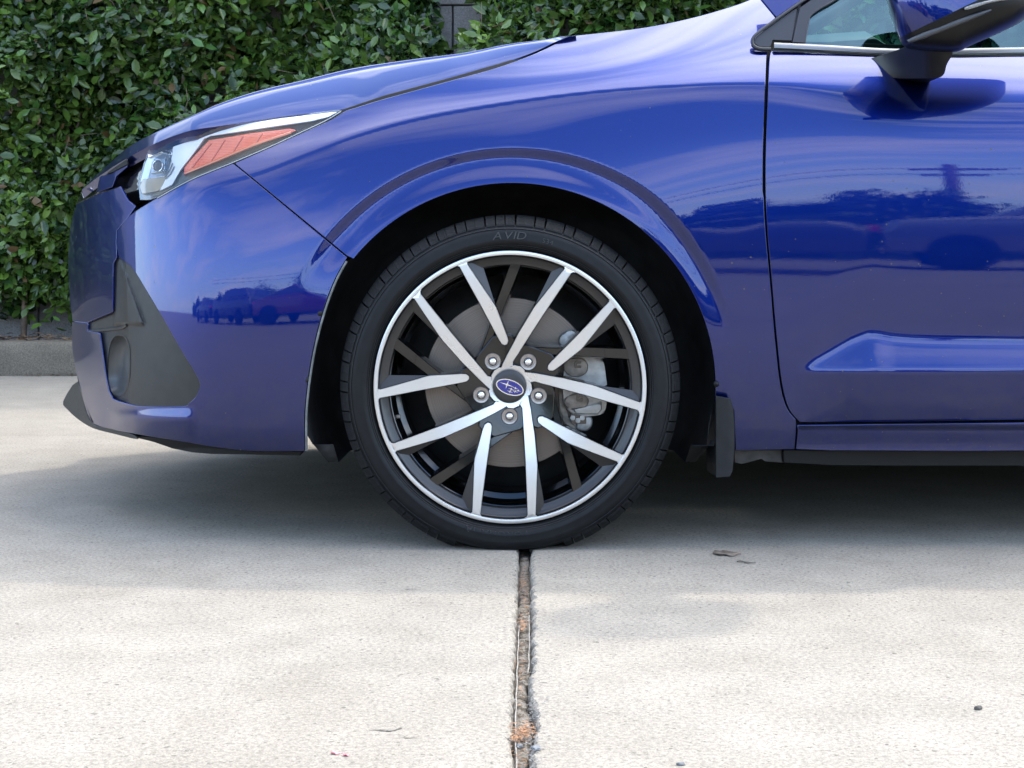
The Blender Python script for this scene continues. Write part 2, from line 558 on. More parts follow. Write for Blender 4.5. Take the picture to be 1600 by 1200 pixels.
def orange_mat():
    m, nt, b = new_mat('orange_reflector')
    setp(b, color=(.78, .11, .03), rough=.22, spec=.7, coat=1.0, coat_rough=.06)
    tc = nt.nodes.new('ShaderNodeTexCoord')
    w = nt.nodes.new('ShaderNodeTexWave'); w.inputs['Scale'].default_value = 95; w.bands_direction = 'Z'
    w.inputs['Distortion'].default_value = 1.0
    nt.links.new(tc.outputs['Object'], w.inputs['Vector'])
    r = ramp(nt, w.outputs['Fac'], [(.2, (.66, .07, .015)), (.8, (.84, .13, .03))])
    nt.links.new(r.outputs[0], b.inputs['Base Color'])
    bump(nt, b, w.outputs['Fac'], .25, .001)
    return m
M['orange'] = orange_mat()

def clear_mat(name, tint=(1, 1, 1), ior=1.5, rough=0.0, extra=0.0, gloss=(1, 1, 1)):
    m = bpy.data.materials.new(name); m.use_nodes = True
    nt = m.node_tree; nt.nodes.clear()
    out = nt.nodes.new('ShaderNodeOutputMaterial')
    tr = nt.nodes.new('ShaderNodeBsdfTransparent'); tr.inputs['Color'].default_value = (*tint, 1)
    gl = nt.nodes.new('ShaderNodeBsdfGlossy'); gl.inputs['Roughness'].default_value = rough; gl.inputs['Color'].default_value = (*gloss, 1)
    fr = nt.nodes.new('ShaderNodeFresnel'); fr.inputs['IOR'].default_value = ior
    mx = nt.nodes.new('ShaderNodeMixShader')
    if extra:
        ad = nt.nodes.new('ShaderNodeMath'); ad.operation = 'ADD'; ad.inputs[1].default_value = extra; ad.use_clamp = True
        nt.links.new(fr.outputs[0], ad.inputs[0]); nt.links.new(ad.outputs[0], mx.inputs[0])
    else:
        nt.links.new(fr.outputs[0], mx.inputs[0])
    nt.links.new(tr.outputs[0], mx.inputs[1]); nt.links.new(gl.outputs[0], mx.inputs[2])
    nt.links.new(mx.outputs[0], out.inputs['Surface'])
    return m
M['lens'] = clear_mat('clear_lens', (.97, .98, .98), 1.36)
M['glass'] = clear_mat('window_glass', (.36, .60, .58), 1.55, 0.0, .07, (.62, .92, 1.0))

def leaf_mat(name, lo, hi, rough=.27):
    m, nt, b = new_mat(name)
    setp(b, rough=rough, spec=.6)
    info = nt.nodes.new('ShaderNodeAttribute'); info.attribute_name = 'tone'
    oi = nt.nodes.new('ShaderNodeObjectInfo')
    n = noise(nt, 14, 3)
    ad = nt.nodes.new('ShaderNodeMath'); ad.operation = 'ADD'
    nt.links.new(info.outputs['Fac'], ad.inputs[0])
    k = nt.nodes.new('ShaderNodeMath'); k.operation = 'MULTIPLY_ADD'; k.inputs[1].default_value = .5; k.inputs[2].default_value = -.25
    nt.links.new(n.outputs['Fac'], k.inputs[0])
    nt.links.new(k.outputs[0], ad.inputs[1])
    r = ramp(nt, ad.outputs[0], [(.05, lo), (.55, tuple((lo[i] + hi[i]) * .42 for i in range(3))), (.95, hi)])
    nt.links.new(r.outputs[0], b.inputs['Base Color'])
    # thin-leaf translucency
    out = nt.nodes['Material Output']
    tl = nt.nodes.new('ShaderNodeBsdfTranslucent')
    tm = mixc(nt, 1.0, r.outputs[0], (1.0, 1.3, .5), 'MULTIPLY')
    nt.links.new(tm, tl.inputs['Color'])
    mx = nt.nodes.new('ShaderNodeMixShader'); mx.inputs[0].default_value = .22
    nt.links.new(b.outputs[0], mx.inputs[1]); nt.links.new(tl.outputs[0], mx.inputs[2])
    nt.links.new(mx.outputs[0], out.inputs['Surface'])
    return m
M['leaf'] = leaf_mat('hedge_leaf', (.012, .034, .009), (.17, .28, .045))
M['leaf_young'] = leaf_mat('hedge_leaf_young', (.05, .13, .025), (.15, .28, .05))
M['leaf_dead'] = leaf_mat('hedge_leaf_dead', (.10, .055, .02), (.26, .16, .06), .55)
M['twig'] = simple('twig_bark', (.14, .10, .07), .8, nscale=40, namt=.4)
M['litter'] = simple('dry_litter', (.30, .15, .07), .85, nscale=30, namt=.5)
# ------------------------------------------------------------------ ground
def GP(u, v):
    """photo pixel on the pavement -> (x, y)"""
    d = FPX * CAMZ / (v - 400.0)
    return ((u - 800.0) / FPX * d, d - DIST)

ground = mesh('ground', [(-400, -400, -.032), (400, -400, -.032), (400, 400, -.032), (-400, 400, -.032)], [(0, 1, 2, 3)], M['concrete'])
tag(ground, kind='structure')

jl = [GP(*p) for p in [(811, 864), (809.5, 930), (805.5, 1020), (803, 1080), (801.5, 1128), (803, 1200)]]
jr = [GP(*p) for p in [(829, 864), (828, 880), (829, 930), (830, 990), (829, 1038), (826, 1060), (825, 1080), (830, 1110), (834, 1128), (829, 1170), (826, 1200)]]
def edge_interp(pts, y):
    P = sorted((p[1], p[0]) for p in pts)
    return np.interp(y, [p[0] for p in P], [p[1] for p in P])
YS = np.concatenate([np.linspace(-4.0, -1.75, 12), np.arange(-1.72, .15, .006), np.linspace(.17, 1.888, 24)])
def jag(y, s, a):
    r = np.random.default_rng(s)
    out = np.zeros_like(y)
    for f, w in ((37, .5), (91, .8), (190, 1.0), (410, .8)):
        out += w * np.sin(f * y + r.uniform(0, 6.28)) * np.sin(f * .37 * y + r.uniform(0, 6.28))
    return out * a
xl = edge_interp(jl, YS) - .0015 - np.maximum(0, jag(YS, 61, .0022)) + jag(YS, 1, .0016)
xr = edge_interp(jr, YS) + .0015 + np.maximum(0, jag(YS * .45, 62, .0032)) + jag(YS, 2, .0022)
chipl = .003 + np.abs(jag(YS, 3, .0032)); chipr = .004 + np.abs(jag(YS, 4, .0026))

def slab_mesh(name, xe, chip, sgn):
    cols = []
    n = len(YS)
    far = [7.0, 3.0, 1.2, .4, .12]
    V = []
    for f in far: V.append(np.stack([np.full(n, sgn * f), YS, np.zeros(n)], 1))
    V.append(np.stack([xe + sgn * (chip + .012), YS, np.zeros(n)], 1))
    V.append(np.stack([xe + sgn * chip, YS, -.0004 - np.abs(jag(YS, 8, .0003))], 1))
    V.append(np.stack([xe + sgn * chip * .35, YS, -.003 - np.abs(jag(YS, 9, .0015))], 1))
    V.append(np.stack([xe, YS, -.008 - np.abs(jag(YS, 10, .002))], 1))
    V.append(np.stack([xe, YS, np.full(n, -.034)], 1))
    k = len(V); VV = np.concatenate(V)
    F = []
    for c in range(k - 1):
        for j in range(n - 1):
            q = (c * n + j, (c + 1) * n + j, (c + 1) * n + j + 1, c * n + j + 1)
            F.append(q if sgn < 0 else q[::-1])
    return mesh(name, VV.tolist(), F, M['concrete'], ground)
slab_mesh('slab', xl, chipl, -1)
slab_mesh('slab', xr, chipr, 1)
def plain_slab(x0, x1, y0, y1):
    bm = bmesh.new()
    bm_box(bm, ((x0 + x1) / 2, (y0 + y1) / 2, -.017), (x1 - x0, y1 - y0, .034), bevel=.003)
    from_bm('slab', bm, M['concrete'], ground)
for (x0, x1) in ((-7, -.004), (.028, 7)):
    plain_slab(x0, x1, 1.893, 4.335)
    plain_slab(x0, x1, -9.0, -4.004)
for x in (-14.01, 7.01):
    for (y0, y1) in ((-9.0, -4.004), (-3.998, 1.888), (1.893, 4.335)):
        plain_slab(x, x + 7.0, y0, y1)

# joint filling: worn sealant and grit
def joint_fill_mat():
    m, nt, b = new_mat('joint_filler')
    setp(b, rough=.9, spec=.2)
    n1 = noise(nt, 46, 5, .75); n2 = noise(nt, 230, 4, .7)
    c1 = ramp(nt, n1.outputs['Fac'], [(.34, (.030, .022, .016)), (.44, (.10, .085, .065)), (.52, (.24, .215, .18)), (.60, (.085, .062, .042)), (.75, (.19, .15, .10))])
    c2 = mixc(nt, .7, c1.outputs[0], ramp(nt, n2.outputs['Fac'], [(.3, (.25, .25, .25)), (.7, (.7, .7, .7))]).outputs[0], 'OVERLAY')
    nt.links.new(c2, b.inputs['Base Color'])
    bump(nt, b, n2.outputs['Fac'], .5, .002)
    return m
M['joint'] = joint_fill_mat()
jm = (YS > -1.75) & (YS < .2)
yj = YS[jm]; a = xl[jm]; bb = xr[jm]
V = []; tt = [0, .14, .24, .5, .74, .86, 1]
zz = [-.028, -.027, -.016, -.015, -.016, -.027, -.028]
for t, z in zip(tt, zz):
    V.append(np.stack([a - .002 + (bb - a + .004) * t + jag(yj, 20 + int(t * 10), .0007), yj, z + jag(yj, 30 + int(t * 10), .0006) * (1 if 0 < t < 1 else 0)], 1))
n = len(yj); VV = np.concatenate(V)
F = [(c * n + j, (c + 1) * n + j, (c + 1) * n + j + 1, c * n + j + 1) for c in range(len(V) - 1) for j in range(n - 1)]
o = mesh('joint_filler', VV.tolist(), F, M['joint'], ground, True)
tag(o, kind='stuff')
# pale sealant ribbons that have come loose along both lips of the joint
for side, xs, v0, v1 in ((0, a, 970, 1200), (1, bb, 955, 1045)):
    bm = bmesh.new()
    y0 = GP(800, v1)[1]; y1 = GP(800, v0)[1]
    sel = [i for i in range(n) if y0 < yj[i] < y1]
    xsm = edge_interp(jl if side == 0 else jr, yj)
    pts = [(xsm[i] + (.0030 if side == 0 else -.0026) + .0004 * math.sin(yj[i] * 60), yj[i], -.0075 + .0015 * math.sin(yj[i] * 35)) for i in sel]
    bm_tube(bm, pts, [.0006 + .0005 * abs(math.sin(k * .31)) for k in range(len(pts))], 6)
    from_bm('sealant_ribbon', bm, simple('sealant', (.26, .235, .20), .8, nscale=200, namt=.3), ground, True)

def flakes(name, spots, mat, label=None, parent=None):
    V = []; F = []
    for (u, v, su, sv, cnt, size, zb) in spots:
        for k in range(cnt):
            x, y = GP(u + random.gauss(0, su), v + random.gauss(0, sv))
            L = size * random.uniform(.5, 1.5); w = L * random.uniform(.15, .5)
            ang = random.uniform(0, 6.28); z = zb + abs(random.gauss(0, .0025))
            ca, sa = math.cos(ang), math.sin(ang)
            b = len(V)
            for (p, q, h) in ((-1, -.6, 0), (-1, .6, .1), (0, -1, .5), (0, 1, .55), (1, -.4, 0), (1, .4, .2)):
                V.append((x + (p * L * ca - q * w * sa) * .5, y + (p * L * sa + q * w * ca) * .5, z + h * L * .3 * random.uniform(.4, 1)))
            F += [(b, b + 2, b + 3, b + 1), (b + 2, b + 4, b + 5, b + 3)]
    return mesh(name, V, F, mat, parent)
lit = flakes('leaf_litter', [(818, 1138, 9, 6, 260, .0044, -.005), (808, 1146, 6, 4, 60, .004, -.006), (816, 968, 4, 6, 80, .005, -.008), (813, 1045, 4, 22, 60, .004, -.011), (818, 905, 4, 10, 50, .005, -.012), (820, 930, 4, 9, 40, .004, -.012),
                             (818, 890, 4, 12, 40, .004, -.014), (803, 1030, 2, 8, 25, .003, -.01), (815, 1180, 8, 8, 40, .003, -.008)], M['litter'])
tag(lit, 'rusty brown leaf litter caught in the pavement joint', 'leaf litter', kind='stuff')
grit = flakes('grit', [(815, 1060, 12, 60, 120, .003, -.012), (835, 1175, 10, 14, 60, .004, .0005), (818, 920, 6, 30, 90, .003, -.013), (846, 1105, 8, 20, 40, .003, .0005), (808, 950, 2.5, 40, 90, .0028, -.006), (831, 950, 3, 45, 110, .0032, -.004), (798, 1100, 4, 60, 120, .0030, -.005), (832, 1110, 5, 55, 130, .0036, -.004)],
              simple('grit', (.16, .15, .14), .9, nscale=80, namt=.6))
tag(grit, 'dark grit and crumbs lying along the pavement joint', 'grit', kind='stuff')

def stone(name, u, v, s, col, label, flat=.6):
    x, y = GP(u, v)
    bm = bmesh.new()
    bmesh.ops.create_icosphere(bm, subdivisions=2, radius=1)
    for vv in bm.verts:
        k = 1 + .25 * math.sin(vv.co.x * 5 + u) * math.cos(vv.co.y * 4 + v) + random.uniform(-.06, .06)
        vv.co = Vector((vv.co.x * s[0] * k, vv.co.y * s[1] * k, vv.co.z * s[2] * k))
    o = from_bm(name, bm, simple(name + '_mat', col, .95, spec=.15, nscale=150, namt=.4))
    o.location = (x, y, s[2] * .75)
    o.rotation_euler = (0, 0, random.uniform(-.5, .5))
    tag(o, label, name.split('_')[-1] if name != 'stone_chip' else 'stone')
    return o
o = stone('stone_chip', 812, 1159, (.0045, .0035, .003), (.20, .19, .18), 'grey stone chip lying in the joint below the litter')
o.location.z = -.005
stone('pebble', 1528, 1109, (.0055, .003, .0028), (.10, .09, .078), 'dark grey pebble alone on the sunlit slab, lower right', .5)
stone('stone_crumb', 1064, 1196, (.005, .0025, .002), (.16, .16, .16), 'small dark crumb at the bottom edge of the photo, right of the joint')
tag(bpy.data.objects['stone_crumb'], cat='stone')
stone('gravel_bit', 838, 1172, (.006, .005, .003), (.20, .20, .20), 'grey broken bit on the right lip of the joint, near the bottom')
tag(bpy.data.objects['gravel_bit'], cat='stone')

def ground_leaf(name, u, v, L, W, ang, mat, label, cat, lift=.0022):
    x, y = GP(u, v)
    V = []; F = []
    rows = 7
    for i in range(rows):
        t = i / (rows - 1)
        w = W * (math.sin(math.pi * min(1, t * .92 + .06)) ** .8) * (1 + .35 * math.sin(i * 2.3))
        for s in (-1, 0, 1):
            V.append(((t - .5) * L, s * w * .5, lift + .0016 * abs(s) * math.sin(t * 3 + 1) + .0008 * math.sin(t * 9)))
    for i in range(rows - 1):
        for s in (0, 1):
            b = i * 3 + s
            F.append((b, b + 3, b + 4, b + 1))
    o = mesh(name, V, F, mat, None, True)
    o.location = (x, y, 0); o.rotation_euler = (0, 0, ang)
    sm = o.modifiers.new('thick', 'SOLIDIFY'); sm.thickness = .0006
    tag(o, label, cat)
    return o
ground_leaf('dead_leaf', 1136, 866, .052, .050, .15, simple('dead_leaf', (.15, .115, .085), .8, nscale=60, namt=.5), 'curled brown dead leaf on the slab right of the tyre', 'leaf')
ground_leaf('twig', 1166, 880, .034, .006, -.25, simple('twig_dark', (.10, .09, .075), .8), 'short dark twig lying beside the brown dead leaf', 'twig')
ground_leaf('pink_petal', 525, 1178, .011, .007, .1, simple('petal', (.75, .22, .25), .6), 'left of two tiny pink petals near the bottom edge', 'petal', .001)
ground_leaf('pink_petal', 541, 1181, .007, .006, .7, bpy.data.materials['petal'], 'right of two tiny pink petals near the bottom edge', 'petal', .001)

# thin dark scuffs: dried tar smears on the slab
def smear(u, v, L, W, ang, label, seed):
    x, y = GP(u, v)
    r = random.Random(seed)
    V = []; F = []; rows = 22
    for i in range(rows):
        t = i / (rows - 1)
        w = W * (.25 + r.random()) * math.sin(math.pi * (t * .94 + .03))
        c = W * .8 * math.sin(t * 7 + seed)
        V += [((t - .5) * L, c - w * .5, .0012), ((t - .5) * L, c + w * .5, .0012)]
    F = [(2 * i, 2 * i + 2, 2 * i + 3, 2 * i + 1) for i in range(rows - 1)]
    o = mesh('tar_smear', V, F, simple('tar', (.15, .135, .115), .95, spec=.1, nscale=180, namt=.6))
    o.location = (x, y, 0); o.rotation_euler = (0, 0, ang)
    tag(o, label, 'smear', 'tar smears on the slabs')
smear(606, 1141, .046, .0055, .22, 'grey tar smear on the left slab, above the pink petals', 1)
smear(640, 1153, .022, .003, -.4, 'thin short grey smear just right of the larger tar smear', 2)
smear(648, 868, .030, .004, .05, 'dark smear on the shaded slab just left of the tyre foot', 3)
smear(640, 922, .020, .006, .1, 'round dark smear on the left slab below the tyre', 4)
smear(303, 825, .024, .004, .05, 'small dark smear in the car shadow under the front bumper', 5)
smear(120, 752, .05, .006, .0, 'faint grey smear in the car shadow at far left', 6)

# ------------------------------------------------------------------ kerb, bed, wall
def kerb_run(x0, x1, n):
    V = []; F = []
    prof = [(4.335, -.03), (4.345, .10), (4.350, .140), (4.358, .153), (4.375, .158), (4.49, .160), (4.50, .12)]
    for i in range(n + 1):
        x = x0 + (x1 - x0) * i / n
        for k, (y, z) in enumerate(prof):
            V.append((x, y + .002 * math.sin(x * 9 + k), z + .0015 * math.sin(x * 13 + k * 2)))
    m = len(prof)
    for i in range(n):
        for k in range(m - 1):
            b = i * m + k
            F.append((b, b + m, b + m + 1, b + 1))
    return V, F
kerb = empty('kerb', (0, 4.335, 0))
tag(kerb, 'pale concrete kerb in front of the hedge, left of the car', 'kerb')
for k, x0 in enumerate(np.arange(-11.0, 9.0, 2.0)):
    V, F = kerb_run(x0 + .002, x0 + 1.996, 30)
    V = [(v[0], v[1] - 4.335, v[2]) for v in V]
    shade_auto(mesh('kerb_stone', V, F, M['kerb'], kerb), 50)
bed = mesh('planting_bed', [(-12, 4.48, .13), (12, 4.48, .13), (12, 5.0, .135), (-12, 5.0, .135)], [(0, 1, 2, 3)], M['soil'])
tag(bed, kind='structure')
def scatter_flakes(name, n, x0, x1, y0, y1, z, size, mat):
    V = []; F = []
    for k in range(n):
        x, y = random.uniform(x0, x1), random.uniform(y0, y1)
        L = size * random.uniform(.5, 1.4); w = L * random.uniform(.3, .7); ang = random.uniform(0, 6.28)
        ca, sa = math.cos(ang), math.sin(ang); zz = z + abs(random.gauss(0, size * .3)); b = len(V)
        for (p, q, h) in ((-1, -.3, 0), (-1, .3, .1), (0, -1, .5), (0, 1, .55), (1, -.3, 0), (1, .3, .3)):
            V.append((x + (p * L * ca - q * w * sa) * .5, y + (p * L * sa + q * w * ca) * .5, zz + h * L * .4 * random.random()))
        F += [(b, b + 2, b + 3, b + 1), (b + 2, b + 4, b + 5, b + 3)]
    return mesh(name, V, F, mat)
fl = scatter_flakes('bed_litter', 900, -4, -1.2, 4.44, 4.8, .15, .045, simple('bed_litter', (.16, .095, .05), .85, nscale=9, namt=.7))
tag(fl, 'brown leaf litter in the planting bed behind the kerb', 'leaf litter', kind='stuff')
gl = scatter_flakes('gutter_litter', 500, -4, -1.0, 4.285, 4.34, .002, .016, simple('gutter_litter', (.075, .05, .03), .9, nscale=20, namt=.8))
tag(gl, 'dark debris collected at the foot of the kerb', 'leaf litter', kind='stuff')

WALL_Y = 5.02
wall = empty('building_wall', (0, WALL_Y, 0))
tag(wall, 'grey block wall behind the hedge, glimpsed through the gap and below the leaves', 'wall')
bm = bmesh.new(); bm_box(bm, (0, .16, 2.2), (24, .3, 4.6))
from_bm('wall_core', bm, M['mortar'], wall)
bm = bmesh.new(); bm_box(bm, (0, 0, 0), (.592, .06, .292), bevel=.006)
blk = None
nb = 0
for r in range(15):
    z = .03 + .15 + r * .30
    for c in range(-6, 9):
        x = c * .6 + (.3 if r % 2 else 0) - .3
        if blk is None:
            blk = from_bm('block', bm, M['wall'], wall); q = blk
        else:
            q = bpy.data.objects.new('block', blk.data); COL.objects.link(q); q.parent = wall
        q.location = (x, -.012 + random.uniform(-.002, .002), z)
        nb += 1
for (x0, x1) in ((-12, -4.2), (5.1, 12)):
    bm = bmesh.new(); bm_box(bm, ((x0 + x1) / 2, -.01, 2.2), (x1 - x0, .06, 4.5))
    tag(from_bm('wall_face', bm, M['wall'], wall))

# ------------------------------------------------------------------ hedges
LEAF_T = np.array([(0, 0, 0), (.28, .36, .05), (.28, -.36, .05), (.30, 0, -.04), (.62, .40, .04), (.62, -.40, .04), (.64, 0, -.05), (1, 0, -.10)])
LEAF_F = np.array([(0, 3, 1), (0, 2, 3), (1, 3, 6), (1, 6, 4), (3, 2, 5), (3, 5, 6), (4, 6, 7), (6, 5, 7)])
def leaf_frames(n, nrm_bias, rng, spread=.75):
    """random orthonormal frames: columns = along leaf, across leaf, face normal"""
    nr = np.array(nrm_bias)[None] + rng.normal(0, spread, (n, 3))
    nr /= np.linalg.norm(nr, axis=1)[:, None]
    d = rng.normal(0, 1, (n, 3)) + np.array([0, -.35, .25])
    d -= nr * np.sum(d * nr, 1)[:, None]
    d /= np.linalg.norm(d, axis=1)[:, None]
    s = np.cross(nr, d)
    return d, s, nr
def leaf_batch(name, P, size, rng, mats, tone, matidx, parent, nrm=(0, -.75, .55)):
    n = len(P)
    d, s, nr = leaf_frames(n, nrm, rng)
    wid = size * rng.uniform(.48, .66, n)
    T = LEAF_T
    curl = rng.uniform(-.5, 2.0, n)
    V = (P[:, None, :] + d[:, None, :] * (T[None, :, 0:1] * size[:, None, None]) + s[:, None, :] * (T[None, :, 1:2] * wid[:, None, None])
         + nr[:, None, :] * (T[None, :, 2:3] * (size * curl)[:, None, None]))
    F = LEAF_F[None] + (np.arange(n) * 8)[:, None, None]
    me = bpy.data.meshes.new(name)
    me.vertices.add(n * 8); me.vertices.foreach_set('co', V.reshape(-1))
    nf = n * 8
    me.loops.add(nf * 3); me.loops.foreach_set('vertex_index', F.reshape(-1))
    me.polygons.add(nf)
    me.polygons.foreach_set('loop_start', np.arange(nf) * 3)
    me.polygons.foreach_set('loop_total', np.full(nf, 3))
    me.polygons.foreach_set('material_index', np.repeat(matidx, 8))
    me.polygons.foreach_set('use_smooth', np.ones(nf, bool))
    me.update(calc_edges=True)
    at = me.attributes.new('tone', 'FLOAT', 'POINT')
    at.data.foreach_set('value', np.repeat(tone, 8))
    for m in mats: me.materials.append(m)
    o = bpy.data.objects.new(name, me); COL.objects.link(o); o.parent = parent
    return o
def surf(x, z, ph):
    return 2.5 * (.06 * np.sin(2.1 * x + ph) * np.cos(1.7 * z + ph) + .055 * np.sin(6.3 * x + 2 * z + ph * 2) + .045 * np.sin(8.1 * z - 3.7 * x + ph) + .03 * np.sin(17 * x + ph) * np.sin(15 * z))
LEAF_MATS = [M['leaf'], M['leaf_young'], M['leaf_dead']]
leaf_protos = []
for k in range(8):
    rr = np.random.default_rng(50 + k)
    me = bpy.data.meshes.new('leaf')
    T = LEAF_T.copy(); T[:, 1] *= rr.uniform(.50, .64); T[:, 2] *= rr.uniform(.3, 2.2)
    me.from_pydata(T.tolist(), [], LEAF_F.tolist()); me.update()
    me.polygons.foreach_set('use_smooth', [True] * 8)
    at = me.attributes.new('tone', 'FLOAT', 'POINT'); at.data.foreach_set('value', np.full(8, (.15, .3, .4, .5, .65, .35, .55, .5)[k]))
    me.materials.append(LEAF_MATS[(0, 0, 0, 0, 0, 0, 1, 2)[k]])
    leaf_protos.append(me)

def hedge(name, label, x0, x1, z1, dens, seed, vis, near, ragged=None, n_obj=300, ybase=4.62):
    rng = np.random.default_rng(seed)
    h = empty(name, ((max(x0, -3) + x1) / 2, 4.7, .13))
    tag(h, label, 'hedge', 'clipped hedges along the wall')
    off = np.array(h.location)
    n = int((x1 - x0) * (z1 - .2) * dens)
    X = rng.uniform(x0, x1, n); Z = rng.uniform(.2, z1, n)
    dep = rng.exponential(.10, n)
    # ragged bottom and sides
    bot = .28 + .06 * np.sin(3 * X + seed) + .05 * np.sin(11 * X) + .04 * np.sin(29 * X)
    keep = (Z > bot) | (rng.random(n) < .10 * (Z > .2))
    if ragged:
        lo, hi = ragged
        edge = .05 * np.sin(9 * Z + seed) + .035 * np.sin(23 * Z)
        keep &= (X > x0 + lo * (.09 + edge)) & (X < x1 - hi * (.09 + edge))
    hole = np.sin(7.3 * X + 1.1 * seed) * np.sin(6.1 * Z + seed) + .5 * np.sin(17 * X - 9 * Z)
    keep &= (rng.random(n) > .75 * smoothstep(.55, 1.2, hole))
    inner = (X > near[0]) & (X < near[1]) & (Z < 2.15)
    keep &= inner | (rng.random(n) < .34)
    X, Z, dep, inner = X[keep], Z[keep], dep[keep], inner[keep]; n = len(X)
    Y = ybase + surf(X, Z, seed) * .75 + dep
    Y = np.minimum(Y, 4.96)
    P = np.stack([X, Y, Z], 1) - off
    far = (X < vis[0]) | (X > vis[1])
    size = rng.uniform(.040, .082, n) * np.where(rng.random(n) < .2, .75, 1.0) * np.where(inner, 1.0, 1.45)
    young = rng.random(n) < (.07 + .10 * (np.sin(5 * X + 3 * Z) > .4)) * (dep < .09)
    dead = rng.random(n) < .018
    tone = np.clip(rng.normal(.35, .24, n) + .10 * np.sin(4 * X + 2 * Z + seed), .02, .95)
    midx = np.where(dead, 2, np.where(young, 1, 0))
    f = leaf_batch('foliage', P, size, rng, LEAF_MATS, tone, midx, h)
    tag(f, kind='stuff')
    # single leaves at the front face
    d, s, nr = leaf_frames(n_obj, (0, -.8, .5), rng, .5)
    for k in range(n_obj):
        for _ in range(30):
            x = rng.uniform(vis[0], vis[1]); z = rng.uniform(vis[2], vis[3])
            if z > .31 + .06 * math.sin(3 * x + seed): break
        y = ybase + float(surf(np.array(x), np.array(z), seed)) * .75 - rng.uniform(-.01, .05)
        o = bpy.data.objects.new('leaf', leaf_protos[int(rng.choice(8, p=[.14, .16, .16, .15, .12, .12, .12, .03]))])
        COL.objects.link(o); o.parent = h
        sc = rng.uniform(.055, .088)
        Mx = Matrix(((d[k][0], s[k][0], nr[k][0], x - off[0]), (d[k][1], s[k][1], nr[k][1], y - off[1]), (d[k][2], s[k][2], nr[k][2], z - off[2]), (0, 0, 0, 1)))
        o.matrix_local = Mx @ Matrix.Scale(sc, 4)
    # twigs
    bm = bmesh.new()
    for k in range(150):
        x = rng.uniform(vis[0], vis[1]); z = rng.uniform(.3, vis[3] + .1)
        y = ybase + float(surf(np.array(x), np.array(z), seed)) * .75 + rng.uniform(-.02, .08)
        L = rng.uniform(.06, .2); a = rng.uniform(0, 6.28)
        p0 = Vector((x, y + .05, z)) - Vector(off); dirv = Vector((math.cos(a) * .8, -.35, .5 + .6 * math.sin(a))).normalized()
        p1 = p0 + dirv * L * .5 + Vector(rng.normal(0, .008, 3)); p2 = p0 + dirv * L + Vector(rng.normal(0, .015, 3))
        bm_tube(bm, [p0, p1, p2], [.0028, .0022, .0012], 5)
    tag(from_bm('twigs', bm, M['twig'], h, True), kind='stuff')
    for k in range(int((min(x1, vis[1] + .5) - max(x0, vis[0] - .5)) / .35)):
        x = max(x0, vis[0] - .5) + .2 + k * .35 + rng.uniform(-.08, .08)
        bm = bmesh.new()
        p = Vector((x, 4.78, .1)) - Vector(off)
        pts = [p]
        for q in range(4):
            p = p + Vector((rng.normal(0, .05), rng.normal(0, .02), .3)); pts.append(p)
        bm_tube(bm, pts, [.016, .014, .011, .008, .005], 7)
        from_bm('stem', bm, M['twig'], h, True)
    return h
hedge('hedge', 'long glossy dark green hedge behind the hood, left of the gap in the leaves', -8.5, -.30, 3.2, 8600, 3, (-2.42, -.40, .32, 1.80), (-2.6, -.2), (0, 1), 300)
hedge('hedge', 'dark green hedge right of the gap, showing above the fender', -.29, 4.2, 3.2, 7600, 11, (-.16, 1.15, 1.2, 1.80), (-.3, 1.4), (1, 0), 240)
# ------------------------------------------------------------------ the car: body surface
car = empty('car', (0, 0, 0))
tag(car, 'glossy dark blue car parked side-on, its front quarter filling the photo', 'car')

# One smooth body side.  For each station u (photo column) the tilt of the panel from the vertical is
# given at nine heights; the depth follows by integrating that tilt.
ST = {
    60:  ([320, 345, 350, 400, 438, 500, 560, 620, 700], [14, 12, 11, 9, -6, -12, 2, 0, -25]),
    120: ([320, 345, 350, 400, 436, 500, 560, 620, 700], [14, 12, 11, 8, -5, -11, 2, 0, -25]),
    170: ([320, 340, 350, 395, 440, 500, 560, 630, 700], [20, 14, 12, 9, -2, -6, 0, -4, -25]),
    215: ([318, 332, 340, 395, 450, 505, 570, 640, 705], [28, 20, 16, 11, 6, 1, -2, -8, -25]),
    300: ([280, 297, 304, 370, 440, 500, 570, 650, 705], [34, 26, 20, 12, 6, 1, -3, -8, -25]),
    420: ([220, 262, 271, 340, 420, 490, 570, 650, 710], [42, 34, 24, 14, 7, 1, -3, -8, -22]),
    540: ([165, 210, 217, 290, 370, 470, 570, 650, 710], [50, 38, 25, 16, 10, 1, -3, -8, -18]),
    680: ([122, 174, 180, 240, 320, 430, 570, 640, 710], [54, 42, 26, 18, 12, 3, -3, -8, -14]),
    800: ([90, 156, 161, 225, 300, 410, 560, 640, 710], [57, 44, 26, 18, 12, 3, -3, -8, -14]),
    920: ([48, 140, 145, 215, 300, 390, 540, 620, 710], [60, 44, 25, 16, 9, 1, -3, -8, -14]),
    1060: ([16, 131, 136, 205, 285, 370, 520, 600, 710], [58, 42, 24, 14, 6, 0, -3, -7, -14]),
    1200: ([-30, 127, 131, 200, 270, 360, 500, 597, 710], [56, 40, 22, 12, 4.5, 0, -2.5, -6, -14]),
    1320: ([-60, 132, 152, 200, 262, 360, 480, 590, 710], [56, 38, 26, 12, 4, 0, -2, -5, -14]),
    1450: ([-80, 145, 168, 205, 262, 360, 480, 590, 710], [56, 38, 25, 12, 4, 0, -2, -5, -14]),
    1760: ([-80, 148, 170, 205, 262, 360, 480, 590, 710], [56, 38, 25, 12, 4, 0, -2, -5, -14]),
}
